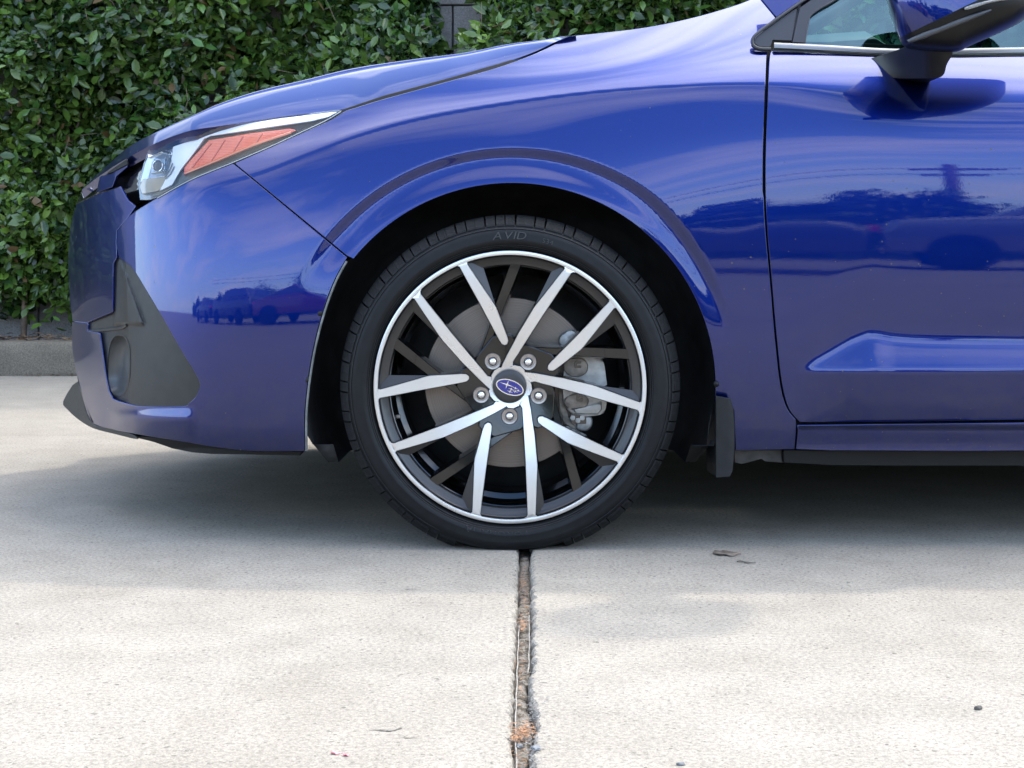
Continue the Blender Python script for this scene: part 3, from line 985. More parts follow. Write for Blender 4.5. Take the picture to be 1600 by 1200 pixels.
def pchip(x, y, xi):
    x = np.array(x, float); y = np.array(y, float); xi = np.asarray(xi, float)
    h = np.diff(x); dl = np.diff(y) / h
    m = np.zeros_like(y)
    m[0], m[-1] = dl[0], dl[-1]
    for i in range(1, len(x) - 1):
        if dl[i - 1] * dl[i] > 0:
            w1, w2 = 2 * h[i] + h[i - 1], h[i] + 2 * h[i - 1]
            m[i] = (w1 + w2) / (w1 / dl[i - 1] + w2 / dl[i])
    k = np.clip(np.searchsorted(x, xi) - 1, 0, len(x) - 2)
    t = (xi - x[k]) / h[k]
    tc = t
    r = ((1 + 2 * tc) * (1 - tc) ** 2 * y[k] + tc * (1 - tc) ** 2 * h[k] * m[k] + tc ** 2 * (3 - 2 * tc) * y[k + 1] + tc ** 2 * (tc - 1) * h[k] * m[k + 1])
    r = np.where(xi < x[0], y[0] + m[0] * (xi - x[0]), r)
    r = np.where(xi > x[-1], y[-1], r)
    return r
US = sorted(ST)
GU = np.arange(56, 1760.1, 3.0)
GV = np.arange(-80, 760.1, 2.0)
KV = np.stack([pchip(US, [ST[u][0][i] for u in US], GU) for i in range(9)], 1)
KA = np.stack([pchip(US, [ST[u][1][i] for u in US], GU) for i in range(9)], 1)
def gsm(A, s, axis):  # smoothing
    r = int(3 * s) + 1
    k = np.exp(-.5 * (np.arange(-r, r + 1) / s) ** 2); k /= k.sum()
    return np.apply_along_axis(lambda q: np.convolve(np.pad(q, r, mode='edge'), k, 'valid'), axis, A)
_w = smoothstep(320, 480, GU)[:, None]
KV = KV * (1 - _w) + gsm(KV, 22, 0) * _w
KA = KA * (1 - _w) + gsm(KA, 22, 0) * _w
TILT = np.stack([pchip(KV[i], KA[i], GV) for i in range(len(GU))], 0)
for i in range(len(GU)):
    TILT[i] = np.where(GV < KV[i][0], KA[i][0], TILT[i])
    TILT[i] = np.where(GV > KV[i][8], KA[i][8], TILT[i])
# the sculpted ledge low on the door
lt_u = [1232, 1260, 1290, 1338, 1362, 1400, 1460, 1760]
lt_v = [579, 565, 549, 524, 517, 522, 525, 528]
lb_v = [579.5, 580, 580.5, 581, 581, 581, 581, 578]
for i, u in enumerate(GU):
    if u < 1232: continue
    vt, vb = float(pchip(lt_u, lt_v, u)), float(pchip(lt_u, lb_v, u))
    fw = np.clip((vb - vt) / 50, 0, 1)
    ledge = smoothstep(vt - 9, vt + 22, GV) * (1 - smoothstep(vb - 9, vb + 6, GV))
    TILT[i] += ledge * (21 * float(smoothstep(0, .5, np.array(fw))))
    TILT[i] -= 3.2 * fw * smoothstep(vt - 120, vt - 30, GV) * (1 - smoothstep(vt - 30, vt + 4, GV))
    TILT[i] -= (8 * fw) * smoothstep(vb - 1, vb + 5, GV)
# small upward facet under the fog-lamp cladding
for i, u in enumerate(GU):
    k = float(smoothstep(168, 190, np.array(u)) * (1 - smoothstep(292, 310, np.array(u))))
    if k > 0:
        TILT[i] += 21 * k * smoothstep(633, 641, GV) * (1 - smoothstep(647, 659, GV))
        TILT[i] -= 8 * k * smoothstep(652, 660, GV)
PLAN_U = [56, 107, 125, 150, 168, 182, 200, 215, 240, 300, 360, 420, 480, 540, 680, 800, 920, 1060, 1200, 1450, 1760]
PLAN_Y = [.95, .60, .505, .405, .345, .300, .245, .208, .165, .100, .064, .040, .022, .010, .000, -.004, .000, .006, .010, .004, .000]
Y0 = pchip(PLAN_U, PLAN_Y, GU)
DEP = np.zeros_like(TILT)
for i, u in enumerate(GU):
    g = np.tan(np.radians(TILT[i]))
    c = np.concatenate([[0], np.cumsum((g[1:] + g[:-1]) * .5 * 2.0 / PPM)])
    vh = KV[i][5]
    c -= np.interp(vh, GV, c)
    DEP[i] = Y0[i] - c
ARCH_C = (800.0, 604.0)
def flare(u, v):
    """recessed lip round the wheel arch: extra depth"""
    du, dv = u - ARCH_C[0], ARCH_C[1] - v
    r = np.hypot(du, dv); th = np.degrees(np.arctan2(dv, du))
    amp = smoothstep(10, 40, th) * (1 - smoothstep(136, 156, th))
    ro = 376 - 14 * smoothstep(60, 25, th)
    return .0115 * amp * (1 - smoothstep(ro - 21, ro, r)) - .004 * amp * (1 - smoothstep(320, 350, r))
def bicubic(G, u, v):
    fu = np.clip((np.asarray(u, float) - GU[0]) / 3.0, 1, len(GU) - 2.001)
    fv = np.clip((np.asarray(v, float) - GV[0]) / 2.0, 1, len(GV) - 2.001)
    iu = np.floor(fu).astype(int); iv = np.floor(fv).astype(int)
    tu, tv = fu - iu, fv - iv
    def w(t):   # cubic B-spline weights: smooth second derivative
        return [(1 - t) ** 3 / 6, (3 * t ** 3 - 6 * t ** 2 + 4) / 6, (-3 * t ** 3 + 3 * t ** 2 + 3 * t + 1) / 6, t ** 3 / 6]
    wu, wv = w(tu), w(tv)
    out = 0
    for a in range(4):
        for b in range(4):
            out = out + G[np.clip(iu + a - 1, 0, len(GU) - 1), np.clip(iv + b - 1, 0, len(GV) - 1)] * wu[a] * wv[b]
    return out
def side(u, v):
    return bicubic(DEP, u, v) + flare(np.asarray(u, float), np.asarray(v, float))

def lift(U, V, depth):
    Y = depth(U, V)
    k = (1 + Y / DIST) / PPM
    return np.stack([(U - 800) * k, Y, CAMZ + (400 - V) * k], 1)
def lift_normals(U, V, depth):
    e = .8
    a = lift(U + e, V, depth) - lift(U - e, V, depth)
    b = lift(U, V + e, depth) - lift(U, V - e, depth)
    n = np.cross(a, b)
    n /= np.linalg.norm(n, axis=1)[:, None]
    n[n[:, 1] > 0] *= -1
    return n

def panel(name, poly, depth, mat, step=7.0, edge=6.0, flange=.014, holes=(), parent=None, round_px=1.0):
    """sheet-metal panel: outline in photo pixels laid on a depth surface, with a rounded, turned-in edge"""
    outer = densify(poly, edge)
    hs = [densify(h, edge) for h in holes]
    V, F, loops = triangulate(outer, hs, step)
    P = lift(V[:, 0], V[:, 1], depth)
    N = lift_normals(V[:, 0], V[:, 1], depth)
    verts = P.tolist(); norms = N.tolist(); faces = [list(f) for f in F]
    # orient faces towards the camera
    out = []
    for f in faces:
        a, b, c = (np.array(verts[i]) for i in f)
        nn = np.cross(b - a, c - a)
        out.append(f if nn @ N[f[0]] > 0 else f[::-1])
    faces = out
    for li, lp in enumerate(loops):
        pts = [tuple(V[i]) for i in lp]
        o1 = offset_poly(pts, round_px if li == 0 else -round_px)
        O = np.array(o1)
        base = P[lp]; nb = N[lp]
        dirv = lift(O[:, 0], O[:, 1], depth) - base
        dl = np.linalg.norm(dirv, axis=1)[:, None] + 1e-9
        du = dirv / dl
        dirv = du * np.minimum(dl, .0022)
        s = len(verts)
        r1 = base + dirv * .7 + np.array([0, .0005, 0])
        r2 = base + dirv + np.array([0, .0018, 0])
        r3 = base + dirv * .9 + np.array([0, flange, 0])
        n1 = nb * .75 + du * .65; n1 /= np.linalg.norm(n1, axis=1)[:, None]
        n2 = nb * .25 + du; n2 /= np.linalg.norm(n2, axis=1)[:, None]
        for R, NN in ((r1, n1), (r2, n2), (r3, du)):
            verts += R.tolist(); norms += NN.tolist()
        m = len(lp)
        rings = [lp] + [[s + k * m + i for i in range(m)] for k in range(3)]
        for k in range(3):
            for i in range(m):
                j = (i + 1) % m
                f = [rings[k][i], rings[k][j], rings[k + 1][j], rings[k + 1][i]]
                a, b, c = (np.array(verts[q]) for q in f[:3])
                nn = np.cross(b - a, c - a)
                want = np.array(norms[f[2]])
                faces.append(f if nn @ want > 0 else f[::-1])
    me = bpy.data.meshes.new(name)
    me.from_pydata(verts, [], faces); me.update()
    me.polygons.foreach_set('use_smooth', [True] * len(me.polygons))
    me.normals_split_custom_set_from_vertices(norms)
    return link(name, me, mat, parent if parent is not None else car)

# ---- outlines (photo pixels)
arch_r = lambda th: 318 + 4 * math.sin(math.radians(th)) ** 2 * 0 + (1.5 if th < 20 else 0)
def arc(t0, t1, r0, n=48, c=ARCH_C):
    return [(c[0] + r0 * math.cos(math.radians(t0 + (t1 - t0) * k / n)), c[1] - r0 * math.sin(math.radians(t0 + (t1 - t0) * k / n))) for k in range(n + 1)]
hood_line = crom([(540, 174), (600, 155.5), (700, 128), (780, 105.5), (840, 83), (872, 67), (893, 57)], 5)
fender_sil = crom([(893, 57), (950, 51), (1000, 45), (1050, 36), (1100, 24), (1150, 9), (1181, -3)], 4)
door_front = crom([(1206, 80), (1203, 93), (1200, 169), (1197.5, 240), (1197.5, 310), (1200.5, 367), (1206.5, 433), (1214.5, 525), (1223, 600), (1233.5, 638), (1250, 659)], 6)
fender_rear = [(p[0] - (6.5 if p[1] < 300 else 5.0), p[1]) for p in door_front[:-1]] + [(1243.5, 664)]
fender = (list(reversed(crom([(540, 174), (513, 190), (470, 209.5), (420, 232), (368, 255)], 5)))[:-1]
          + hood_line + fender_sil[1:] + [(1187, -3), (1212, 27)] + crom([(1212, 27), (1194, 42), (1180, 55), (1173.5, 65), (1174, 73), (1183, 79), (1198, 81)], 5)[1:]
          + fender_rear[1:] + [(1241, 701), (1150, 703), (1147.5, 640), (1126, 628)]
          + arc(-4.0, 141.0, 319, 64) + [(543, 399)])
panel('fender', fender, side, M['paint'], step=4.2, edge=4.0)

bump_top = crom([(184, 361), (203, 337.5), (244, 311), (300, 281.5), (363.5, 256)], 5)
bump_arch = crom([(541, 402.5), (522, 437), (505, 482), (491, 533), (481, 588), (475, 645), (475, 704)], 6)
bump_low = crom([(475, 704), (400, 704), (345, 699), (290, 690), (240, 682), (200, 675), (165, 668), (144, 661)], 5)
clad_right = crom([(186, 402), (196, 409), (209, 421), (234, 461.5), (255, 497), (289.5, 557), (300, 573), (312, 596), (312.5, 606), (306, 621), (296, 630), (286, 635.5), (225, 636), (195, 631), (176, 624)], 5)
clad_left = [(176, 624), (169.5, 611), (165, 590), (159, 548), (155, 521), (136.5, 518), (136.5, 505)]
bumper = (bump_top + bump_arch + bump_low[1:] + [(136, 644), (122, 596), (113, 545), (112.5, 503.5)] + list(reversed(clad_left))[:] + list(reversed(clad_right))[1:] + [(183, 380)])
panel('bumper_cover', bumper, side, M['paint'], step=4.5, edge=4.5)

fascia = ([(120, 319), (152, 304), (188, 292.5), (200, 314), (211, 322.5), (202, 336), (182, 360), (181, 380), (182, 401), (176.5, 411), (175.5, 487), (136.5, 503.5), (113.5, 501.5)]
          + crom([(113.5, 501.5), (109.5, 470), (107.5, 432), (107, 397), (111, 350), (120, 319)], 5)[1:-1])
panel('bumper_fascia', fascia, lambda u, v: side(u, v) + .004, M['paint'], step=5, edge=5)
# a crease line pressed in the fascia
def strip(name, pts, w, depth, mat, off=0.0, h=.003, parent=None):
    """raised moulding following pts (pixels) on a depth surface, w pixels wide"""
    P = np.array(pts, float)
    t = np.gradient(P, axis=0); t /= np.linalg.norm(t, axis=1)[:, None]
    n = np.stack([-t[:, 1], t[:, 0]], 1)
    ws = np.broadcast_to(np.asarray(w, float), (len(P),))[:, None]
    rows = []
    for k, dd in ((-.5, 0), (-.42, -h * .8), (-.15, -h), (.15, -h), (.42, -h * .8), (.5, 0)):
        Q = P + n * ws * k
        L = lift(Q[:, 0], Q[:, 1], depth); L[:, 1] += off + dd
        rows.append(L)
    m = len(P); V = np.concatenate(rows); F = []
    for r in range(5):
        for i in range(m - 1):
            F.append((r * m + i, r * m + i + 1, (r + 1) * m + i + 1, (r + 1) * m + i))
    o = mesh(name, V.tolist(), F, mat, parent if parent is not None else car)
    return shade_auto(o, 50)

# cladding round the fog-lamp pocket
def clad_depth(u, v):
    u = np.asarray(u, float); v = np.asarray(v, float)
    ridge = 196 + (v - 400) * .035
    s = side(np.maximum(u, ridge - 4), v) + .006
    inn = np.maximum(ridge - u, 0)
    s = s + inn * .0032 + .010 * smoothstep(0, 14, inn)
    # upper fin: a raised facet that narrows to the top
    finr = 186 + (v - 402) * .36
    fin = smoothstep(finr + 3.5, finr - 1.5, u) * smoothstep(177, 180, u) * (1 - smoothstep(503, 511, v))
    return s - .012 * fin
oval = [(186 + 17.5 * math.copysign(abs(math.cos(t)) ** .8, math.cos(t)), 570 + 48 * math.copysign(abs(math.sin(t)) ** .75, math.sin(t))) for t in np.linspace(0, 2 * math.pi, 40, endpoint=False)]
oval = [(p[0] - 1 + (570 - p[1]) * .03, p[1] + 1) for p in oval]
clad = clad_left[:-1] + [(136.5, 505.5), (176, 489), (178, 411)] + [(186, 403)] + clad_right[1:-1]
clad = [(136.5, 505.5), (176, 489), (177.5, 412)] + clad_right[0:1] + [(p[0] - .8, p[1]) for p in clad_right[1:]] + clad_left[1:-1]
panel('fog_lamp_cladding', clad, clad_depth, M['cladding'], step=2.4, edge=2.6, holes=[oval], flange=.02)
# pocket: a tapering tube behind the oval hole, with a rounded end
ov = np.array(oval); Pm = lift(ov[:, 0], ov[:, 1], clad_depth)
cen = Pm.mean(0)
V = []; F = []; m = len(ov)
for k, (sc, dy) in enumerate(((1, .001), (.98, .004), (.94, .012), (.86, .022), (.60, .030), (.02, .033))):
    Q = cen + (Pm - cen) * sc; Q[:, 1] += dy * .6; Q[:, 0] += dy * .75
    V += Q.tolist()
for k in range(5):
    for i in range(m):
        j = (i + 1) % m
        F.append((k * m + i, k * m + j, (k + 1) * m + j, (k + 1) * m + i))
shade_auto(mesh('fog_lamp_pocket', V, F, simple('pocket_plastic', (.085, .085, .082), .35, spec=.7), car), 60)
strip('cladding_bar', crom([(137, 517.5), (155, 516.5), (175, 514), (190, 512), (198, 508)], 5), 5.0, clad_depth, M['cladding'], off=-.002, h=.006)
strip('oval_rim', crom(oval, 2, True) + [oval[0]], 3.0, clad_depth, M['cladding'], off=.001, h=.003)

# lower front lip
lip = [(121.5, 597), (133.5, 641), (144, 662), (165, 669), (200, 676.5), (214, 685.5), (180, 677.5), (146, 668.5), (124, 656), (106, 640), (99, 627)]
panel('lip_spoiler', crom(lip, 3, True), lambda u, v: np.interp(u, [95, 125, 150, 215], [.60, .50, .40, .24]) + .012, M['cladding'], step=4, edge=4)
skid = [(205, 681), (242, 684.5), (290, 692), (345, 701), (400, 706), (470, 706), (468, 711), (400, 709.5), (330, 708.5), (300, 706), (270, 700), (241, 690)]
panel('skid_strip', skid, lambda u, v: side(u, np.minimum(v, 700)) + .05, M['black_plastic'], step=5, edge=5, flange=.1)

# front grille corner and hood nose, left of the headlamp
nose_dep = lambda u, v: np.interp(u, [100, 128, 155, 180, 200, 217, 240], [.66, .545, .445, .375, .325, .285, .245])
panel('grille_corner', [(127.5, 299), (150, 276), (197, 247), (245, 231), (236, 258), (229, 286), (228, 309), (211.5, 319), (201, 312), (189.5, 290.5), (152, 302), (120, 318)], lambda u, v: nose_dep(u, v) + .055, M['black_gloss'], step=5, edge=5)
panel('grille_wing', [(151, 300.5), (156, 276.5), (176, 271), (198, 255.5), (198, 260), (181, 275), (175, 291.5)], nose_dep, M['paint'], step=4, edge=4)
panel('grille_bar', [(167, 271), (197, 250), (199, 256), (176, 268)], lambda u, v: nose_dep(u, v) - .006, M['black_plastic'], step=4, edge=4)
strip('chrome_tip', [(127, 300), (129, 305), (130.5, 309)], 2.6, lambda u, v: nose_dep(u, v) - .003, M['chrome'], h=.004)

# ---- hood
sil_u = [120, 128, 150, 175, 199, 229, 260, 310, 340, 400, 475, 550, 650, 725, 800, 850, 893, 960]
sil_v = [302, 295, 274, 252, 231, 214, 199, 176.5, 163, 143, 125, 107, 92, 82.5, 68, 62, 55.5, 54]
hl_u = [120, 150, 199, 239.5, 278, 300, 340, 441, 527, 540, 600, 700, 780, 840, 872, 893, 960]
hl_v = [303, 279, 247, 225.5, 210, 203.5, 197.5, 182.5, 172, 170, 151, 123.5, 101, 79, 63.5, 56.5, 55]
def hood_point(u, q):
    vs = float(pchip(sil_u, sil_v, u)); vb = float(pchip(hl_u, hl_v, u))
    Yb = float(np.interp(u, [128, 199, 240, 300, 420, 540, 700, 893], [.56, .335, .25, .20, .185, .175, .175, .20]))
    dY = max(.02, (vb - vs) / PPM * 1.1 / math.tan(math.radians(31)))
    # crown in image space with a soft shoulder line
    if q < 1:
        w = 1.22 * q - .22 * q * q if q < .93 else 1 - .93 * ((1 - q) / .07) ** 2 * .0669
    else:
        w = 1 - .30 * (q - 1) ** 2
    sh = .0
    Y = Yb + dY * q
    v = vb + (vs - vb) * w
    return PX(u, v, Y)
HU = np.concatenate([np.arange(128, 300, 6), np.arange(300, 905, 12)])
HQ = np.concatenate([np.linspace(0, .93, 15), np.linspace(.94, 1, 7), np.linspace(1.06, 2.2, 12)])
HP = np.array([[hood_point(u, q) for q in HQ] for u in HU])
# carry the hood on to the car's centre line at Y = .89
for i in range(len(HU)):
    Ylast = HP[i, -1, 1]
V = []; F = []
nq = len(HQ)
cols = []
for i in range(len(HU)):
    row = [p for p in HP[i] if p[1] < .87]
    row = list(HP[i][:22]) + [None] * 0
    last = HP[i][21]
    # beyond the silhouette: nearly level run to the centre line and mirrored down to the far side
    half = []
    for t in np.linspace(0, 1, 9)[1:]:
        Y = last[1] + (.89 - last[1]) * t
        X = last[0] - (.05 if HU[i] < 320 else 0.0) * t * np.interp(HU[i], [128, 320], [1, 0])
        Z = last[2] + (HP[i][21][2] - HP[i][20][2]) * 2 * t * (1 - t) * 1.2 + .022 * math.sin(t * math.pi / 2) * .6
        half.append(np.array([X, Y, Z]))
    near = row + half
    farside = [np.array([p[0], 1.78 - p[1], p[2]]) for p in reversed(near[:-1])]
    cols.append(near + farside)
m = len(cols[0])
V = [tuple(p) for c in cols for p in c]
for i in range(len(cols) - 1):
    for j in range(m - 1):
        b = i * m + j
        F.append((b, b + m, b + m + 1, b + 1))
hood = mesh('hood', V, F, M['paint'], car, True)
# turned-down edge along the shut line
edge = [c[0] for c in cols]
V = [tuple(p) for p in edge] + [(p[0], p[1] + .004, p[2] - .004) for p in edge] + [(p[0], p[1] + .012, p[2] - .02) for p in edge]
k = len(edge)
F = [(r * k + i, r * k + i + 1, (r + 1) * k + i + 1, (r + 1) * k + i) for r in range(2) for i in range(k - 1)]
shade_auto(mesh('hood_edge', V, F, M['paint'], hood), 60)

# ---- door, sill
door = door_front + [(1300, 659), (1400, 658), (1500, 656.5), (1700, 654)] + [(1700, 87), (1600, 88.5), (1500, 90.5), (1375, 89.5), (1290, 84.5)]
door_o = panel('door', door, side, M['paint'], step=5)
sill_dep = lambda u, v: side(u, 640 + 0 * np.asarray(v)) + .004 + .008 * smoothstep(664, 702, np.asarray(v, float)) - .010 * smoothstep(672, 662, np.asarray(v, float))
panel('sill', [(1248, 666), (1300, 665.5), (1700, 660), (1700, 703), (1500, 704), (1300, 703), (1245, 701)], sill_dep, M['paint'], step=6, edge=6)
under_dep = lambda u, v: .075 + 0 * np.asarray(u, float)
panel('sill_guard', [(1225, 704), (1400, 705), (1700, 705), (1700, 727), (1400, 727), (1300, 726), (1226, 722)], under_dep, M['black_plastic'], step=8, edge=8, flange=.1)
panel('jacking_bracket', [(1148, 704), (1222, 704), (1222, 722), (1196, 720), (1190, 716), (1160, 724), (1149, 722)], lambda u, v: .10 + 0 * np.asarray(u, float), simple('primer_grey', (.05, .048, .046), .6, nscale=50, namt=.5), step=5, edge=5, flange=.02)

# dark structure right behind the panel gaps
back = ([(170, 340), (205, 325), (300, 276), (365, 252), (470, 203), (535, 172), (600, 150), (700, 123), (780, 100), (850, 78), (900, 62), (1000, 50), (1100, 30), (1170, 8), (1212, 26), (1206, 64), (1700, 80), (1700, 668), (1255, 670), (1250, 694), (1152, 696), (1150, 640), (1136, 626)]
        + arc(-4.0, 141.0, 327, 40) + [(528, 405), (505, 455), (488, 505), (474, 565), (465, 640), (463, 694), (400, 696), (300, 682), (200, 665), (150, 655), (135, 620), (122, 540), (122, 500), (150, 420), (160, 380)])
panel('inner_structure', back, lambda u, v: side(u, v) + .022 + .10 * smoothstep(345, 305, np.asarray(u, float)), M['under'], step=14, edge=10, flange=.02)

# arch lip turned inwards, and the wheel-house liner
V = []; F = []
lipc = arc(-4.0, 141.0, 319, 64) + bump_arch[1:]
lp = np.array(lipc)
L0 = lift(lp[:, 0], lp[:, 1], side) + np.array([0, .003, 0])
cx, cz = PX(*ARCH_C)[0], PX(*ARCH_C)[2]
rows = [L0]
for dy, sc in ((.010, .998), (.028, 1.004), (.032, 1.03)):
    R = L0.copy(); R[:, 0] = cx + (R[:, 0] - cx) * sc; R[:, 2] = cz + (R[:, 2] - cz) * sc; R[:, 1] += dy
    rows.append(R)
m = len(lp)
V = np.concatenate(rows).tolist()
F = [(r * m + i, r * m + i + 1, (r + 1) * m + i + 1, (r + 1) * m + i) for r in range(3) for i in range(m - 1)]
shade_auto(mesh('arch_lip', V, F, M['black_plastic'], car), 60)
bm = bmesh.new()
RL = .405
lin = []
for k in range(41):
    th = math.radians(-32 + 244 * k / 40)
    lin.append((math.cos(th), math.sin(th)))
rings = []
for (r, y) in ((.412, .034), (.41, .06), (.405, .12), (.40, .30), (.36, .40), (.02, .42)):
    rings.append([bm.verts.new((cx + r * c, y + (.03 if (c < -.2 and y < .05) else 0), max(.192 if y < .1 else .150, cz + .0 + r * s))) for c, s in lin])
for a_, b_ in zip(rings[:-1], rings[1:]):
    for k in range(40):
        bm.faces.new((a_[k], a_[k + 1], b_[k + 1], b_[k]))
from_bm('wheel_liner', bm, M['liner'], car, True, False)
# grey edge of the liner trim along the bumper end, with its clips
tr = [(p[0] + 4.0, p[1]) for p in bump_arch[1:]]
strip('liner_trim', tr, 3.6, lambda u, v: .016 + 0 * np.asarray(u, float), simple('trim_grey', (.12, .125, .12), .5, nscale=60, namt=.4), h=.004)
for (u, v) in ((499, 490), (480, 594), (1117, 600)):
    bm = bmesh.new()
    c = PX(u + 2, v, .018)
    bm_lathe(bm, [(.0001, -.004), (.004, -.003), (.006, 0), (.006, .004)], 14, c)
    from_bm('trim_clip', bm, M['black_plastic'], car, True)

# mud flap behind the wheel
fl_out = [(1120, 620), (1141, 624), (1145, 640), (1147, 660), (1147, 700), (1144, 735), (1140, 744), (1120, 745.5)]
fl_in = [(1120, 620), (1120, 745.5), (1104.5, 735), (1103.5, 700), (1107, 664), (1112, 640)]
panel('mud_flap', fl_out, lambda u, v: -.004 + .0006 * np.maximum(np.asarray(u, float) - 1140, 0) + 0 * np.asarray(v), simple('flap', (.012, .012, .012), .6, spec=.25, nscale=40, namt=.25), step=5, edge=5, flange=.012)
V = [PX(u, v, -.002 if u > 1119 else .10) for u, v in fl_in]
mesh('mud_flap_inner', V, [tuple(range(len(V)))], simple('flap_inner', (.008, .0085, .009), .4, nscale=30, namt=.5), car)

# ---- underbody, far side and cabin (seen in shadow, through glass and from a step aside)
def boxpart(name, x0, x1, y0, y1, z0, z1, mat, bev=.03):
    bm = bmesh.new(); bm_box(bm, ((x0 + x1) / 2, (y0 + y1) / 2, (z0 + z1) / 2), (x1 - x0, y1 - y0, z1 - z0), bevel=bev)
    return shade_auto(from_bm(name, bm, mat, car), 40)
boxpart('engine_cradle', -.80, .50, .46, 1.66, .20, .66, M['under'])
boxpart('floor_pan', .46, 3.35, .10, 1.70, .155, .30, M['under'])
boxpart('valance', -.62, -.46, .20, 1.60, .215, .50, M['under'])
# lower body rear of the door and far flank
def loft(name, secs, mat, closed=True, capped=True):
    bm = bmesh.new()
    rings = [[bm.verts.new(p) for p in s] for s in secs]
    n = len(rings[0])
    for a_, b_ in zip(rings[:-1], rings[1:]):
        for k in range(n if closed else n - 1):
            bm.faces.new((a_[k], a_[(k + 1) % n], b_[(k + 1) % n], b_[k]))
    if capped:
        bm.faces.new(rings[0]); bm.faces.new(list(reversed(rings[-1])))
    return shade_auto(from_bm(name, bm, mat, car), 45)
rear = []
for x, zt, ins in ((1.12, .92, .0), (1.8, .95, .0), (2.6, .97, .01), (3.2, .98, .06), (3.5, .93, .18)):
    rear.append([(x, .03 + ins, .20), (x, .0 + ins, .36), (x, .02 + ins, .62), (x, .09 + ins, .84), (x, .16 + ins, zt), (x, 1.62 - ins, zt), (x, 1.69 - ins, .84), (x, 1.76 - ins, .62), (x, 1.78 - ins, .36), (x, 1.75 - ins, .20)])
loft('body_shell', rear, M['paint'])
farp = []
for x, zt, yy in ((-.98, .60, 1.22), (-.85, .70, 1.50), (-.60, .80, 1.70), (-.3, .88, 1.76), (.2, .95, 1.78), (1.13, .95, 1.77)):
    farp.append([(x, yy - .06, .19 if abs(x + .0) > .36 else .62), (x, yy, .45 if abs(x) > .36 else .66), (x, yy - .02, .70 if zt > .72 else .5), (x, yy - .16, zt), (x, yy - .30, zt - .02), (x, yy - .30, .3)])
loft('fender_panel', farp, M['paint'])
# nose beyond what the camera sees, to the centre line and round to the far side
nose = []
sil = [(113.5, 501.5, .585), (107.5, 432, .60), (107, 397, .60), (112, 350, .575), (121, 319, .56)]
low = [(144, 661, .43), (122, 596, .52), (113, 545, .585)]
prof = [np.array(PX(*p)) for p in low + sil]
for t in np.linspace(0, 1, 9):
    row = []
    for p in prof:
        Y = p[1] + (.89 - p[1]) * t
        X = p[0] - .055 * math.sin(t * math.pi / 2)
        row.append((X, Y, p[2]))
    nose.append(row)
nose += [[(p[0], 1.78 - p[1], p[2]) for p in r] for r in reversed(nose[:-1])]
bm = bmesh.new()
rings = [[bm.verts.new(p) for p in r] for r in nose]
for a_, b_ in zip(rings[:-1], rings[1:]):
    for k in range(len(prof) - 1):
        bm.faces.new((a_[k], a_[k + 1], b_[k + 1], b_[k]))
from_bm('nose', bm, M['paint'], car, True)
boxpart('grille', -1.0, -.93, .62, 1.16, .45, .66, M['black_gloss'], .02)
# other wheels, seen only in the shadow under the car
for (x, y) in ((-.0037, 1.56), (2.67, .11), (2.67, 1.66)):
    bm = bmesh.new()
    bm_lathe(bm, [(.06, -.11), (.22, -.105), (.29, -.11), (.32, -.08), (.328, 0), (.32, .08), (.29, .11), (.06, .11)], 48, (x, y, .316), True)
    for v in bm.verts: v.co.z = max(v.co.z, .002)
    shade_auto(from_bm('road_wheel', bm, M['rubber'], car), 40)
# ------------------------------------------------------------------ headlamp
def hl(off):
    return lambda u, v: side(u, v) + off
lamp_out = ([(240, 225.5), (279, 210.5), (300, 204), (340, 198), (441, 183), (527, 172.5), (534, 172.8)]
            + crom([(534, 172.8), (509, 187.5), (468, 206.5), (420, 229), (363, 253.5), (300, 279), (244, 308.5), (219, 312)], 5)[1:]
            + [(217, 295), (217, 284), (224.5, 256), (235, 228)])
lamp = panel('headlamp', lamp_out, hl(.030), M['lamp_grey'], step=6, edge=5, flange=.004)
panel('lamp_bezel', [(270, 291), (283, 266), (290, 274), (300, 269), (340, 254.5), (397, 230.5), (453, 211), (500, 190), (505, 188), (466, 205.5), (420, 227), (363, 251), (300, 277), (247, 304), (235, 306)], hl(.022), M['lamp_dark'], step=5, edge=5, parent=lamp)
panel('projector_window', [(238, 228.5), (268, 222), (270, 240), (261, 274), (223, 280), (219.5, 285), (227, 256)], hl(.018), M['projector'], step=4, edge=4, parent=lamp)
panel('projector_lens', [(238, 254), (256, 249), (257, 266), (236, 270)], hl(.008), simple('projector_glass', (.42, .52, .62), .05, metal=.5, coat=1), step=4, edge=4, parent=lamp)
panel('lamp_shelf', [(231, 240), (252, 233), (268, 238), (268, 241), (251, 237), (232, 245)], hl(.010), M['chrome'], step=4, edge=4, parent=lamp)
panel('projector_floor', [(218.5, 292), (223, 281), (260, 275.5), (254, 290), (246, 297), (222, 302)], hl(.016), simple('lamp_beige', (.30, .25, .17), .25, coat=.8), step=4, edge=4, parent=lamp)
panel('running_light', [(279, 212), (300, 205.5), (340, 200), (441, 185.5), (500, 178.5), (524, 175.5), (512, 182), (486, 188.5), (440, 195), (329, 211.5), (318, 216), (310, 228), (282, 264), (268, 288), (250, 297), (255, 289), (262, 274), (270, 241), (271, 226)], hl(.012), M['white_trim'], step=4, edge=4, parent=lamp)
panel('side_reflector', [(327, 219.5), (390, 209), (453, 201.5), (461, 203.5), (452, 208), (397, 228), (340, 252), (300, 267), (288, 272), (289, 262), (303, 245)], hl(.014), M['orange'], step=4, edge=4, parent=lamp)
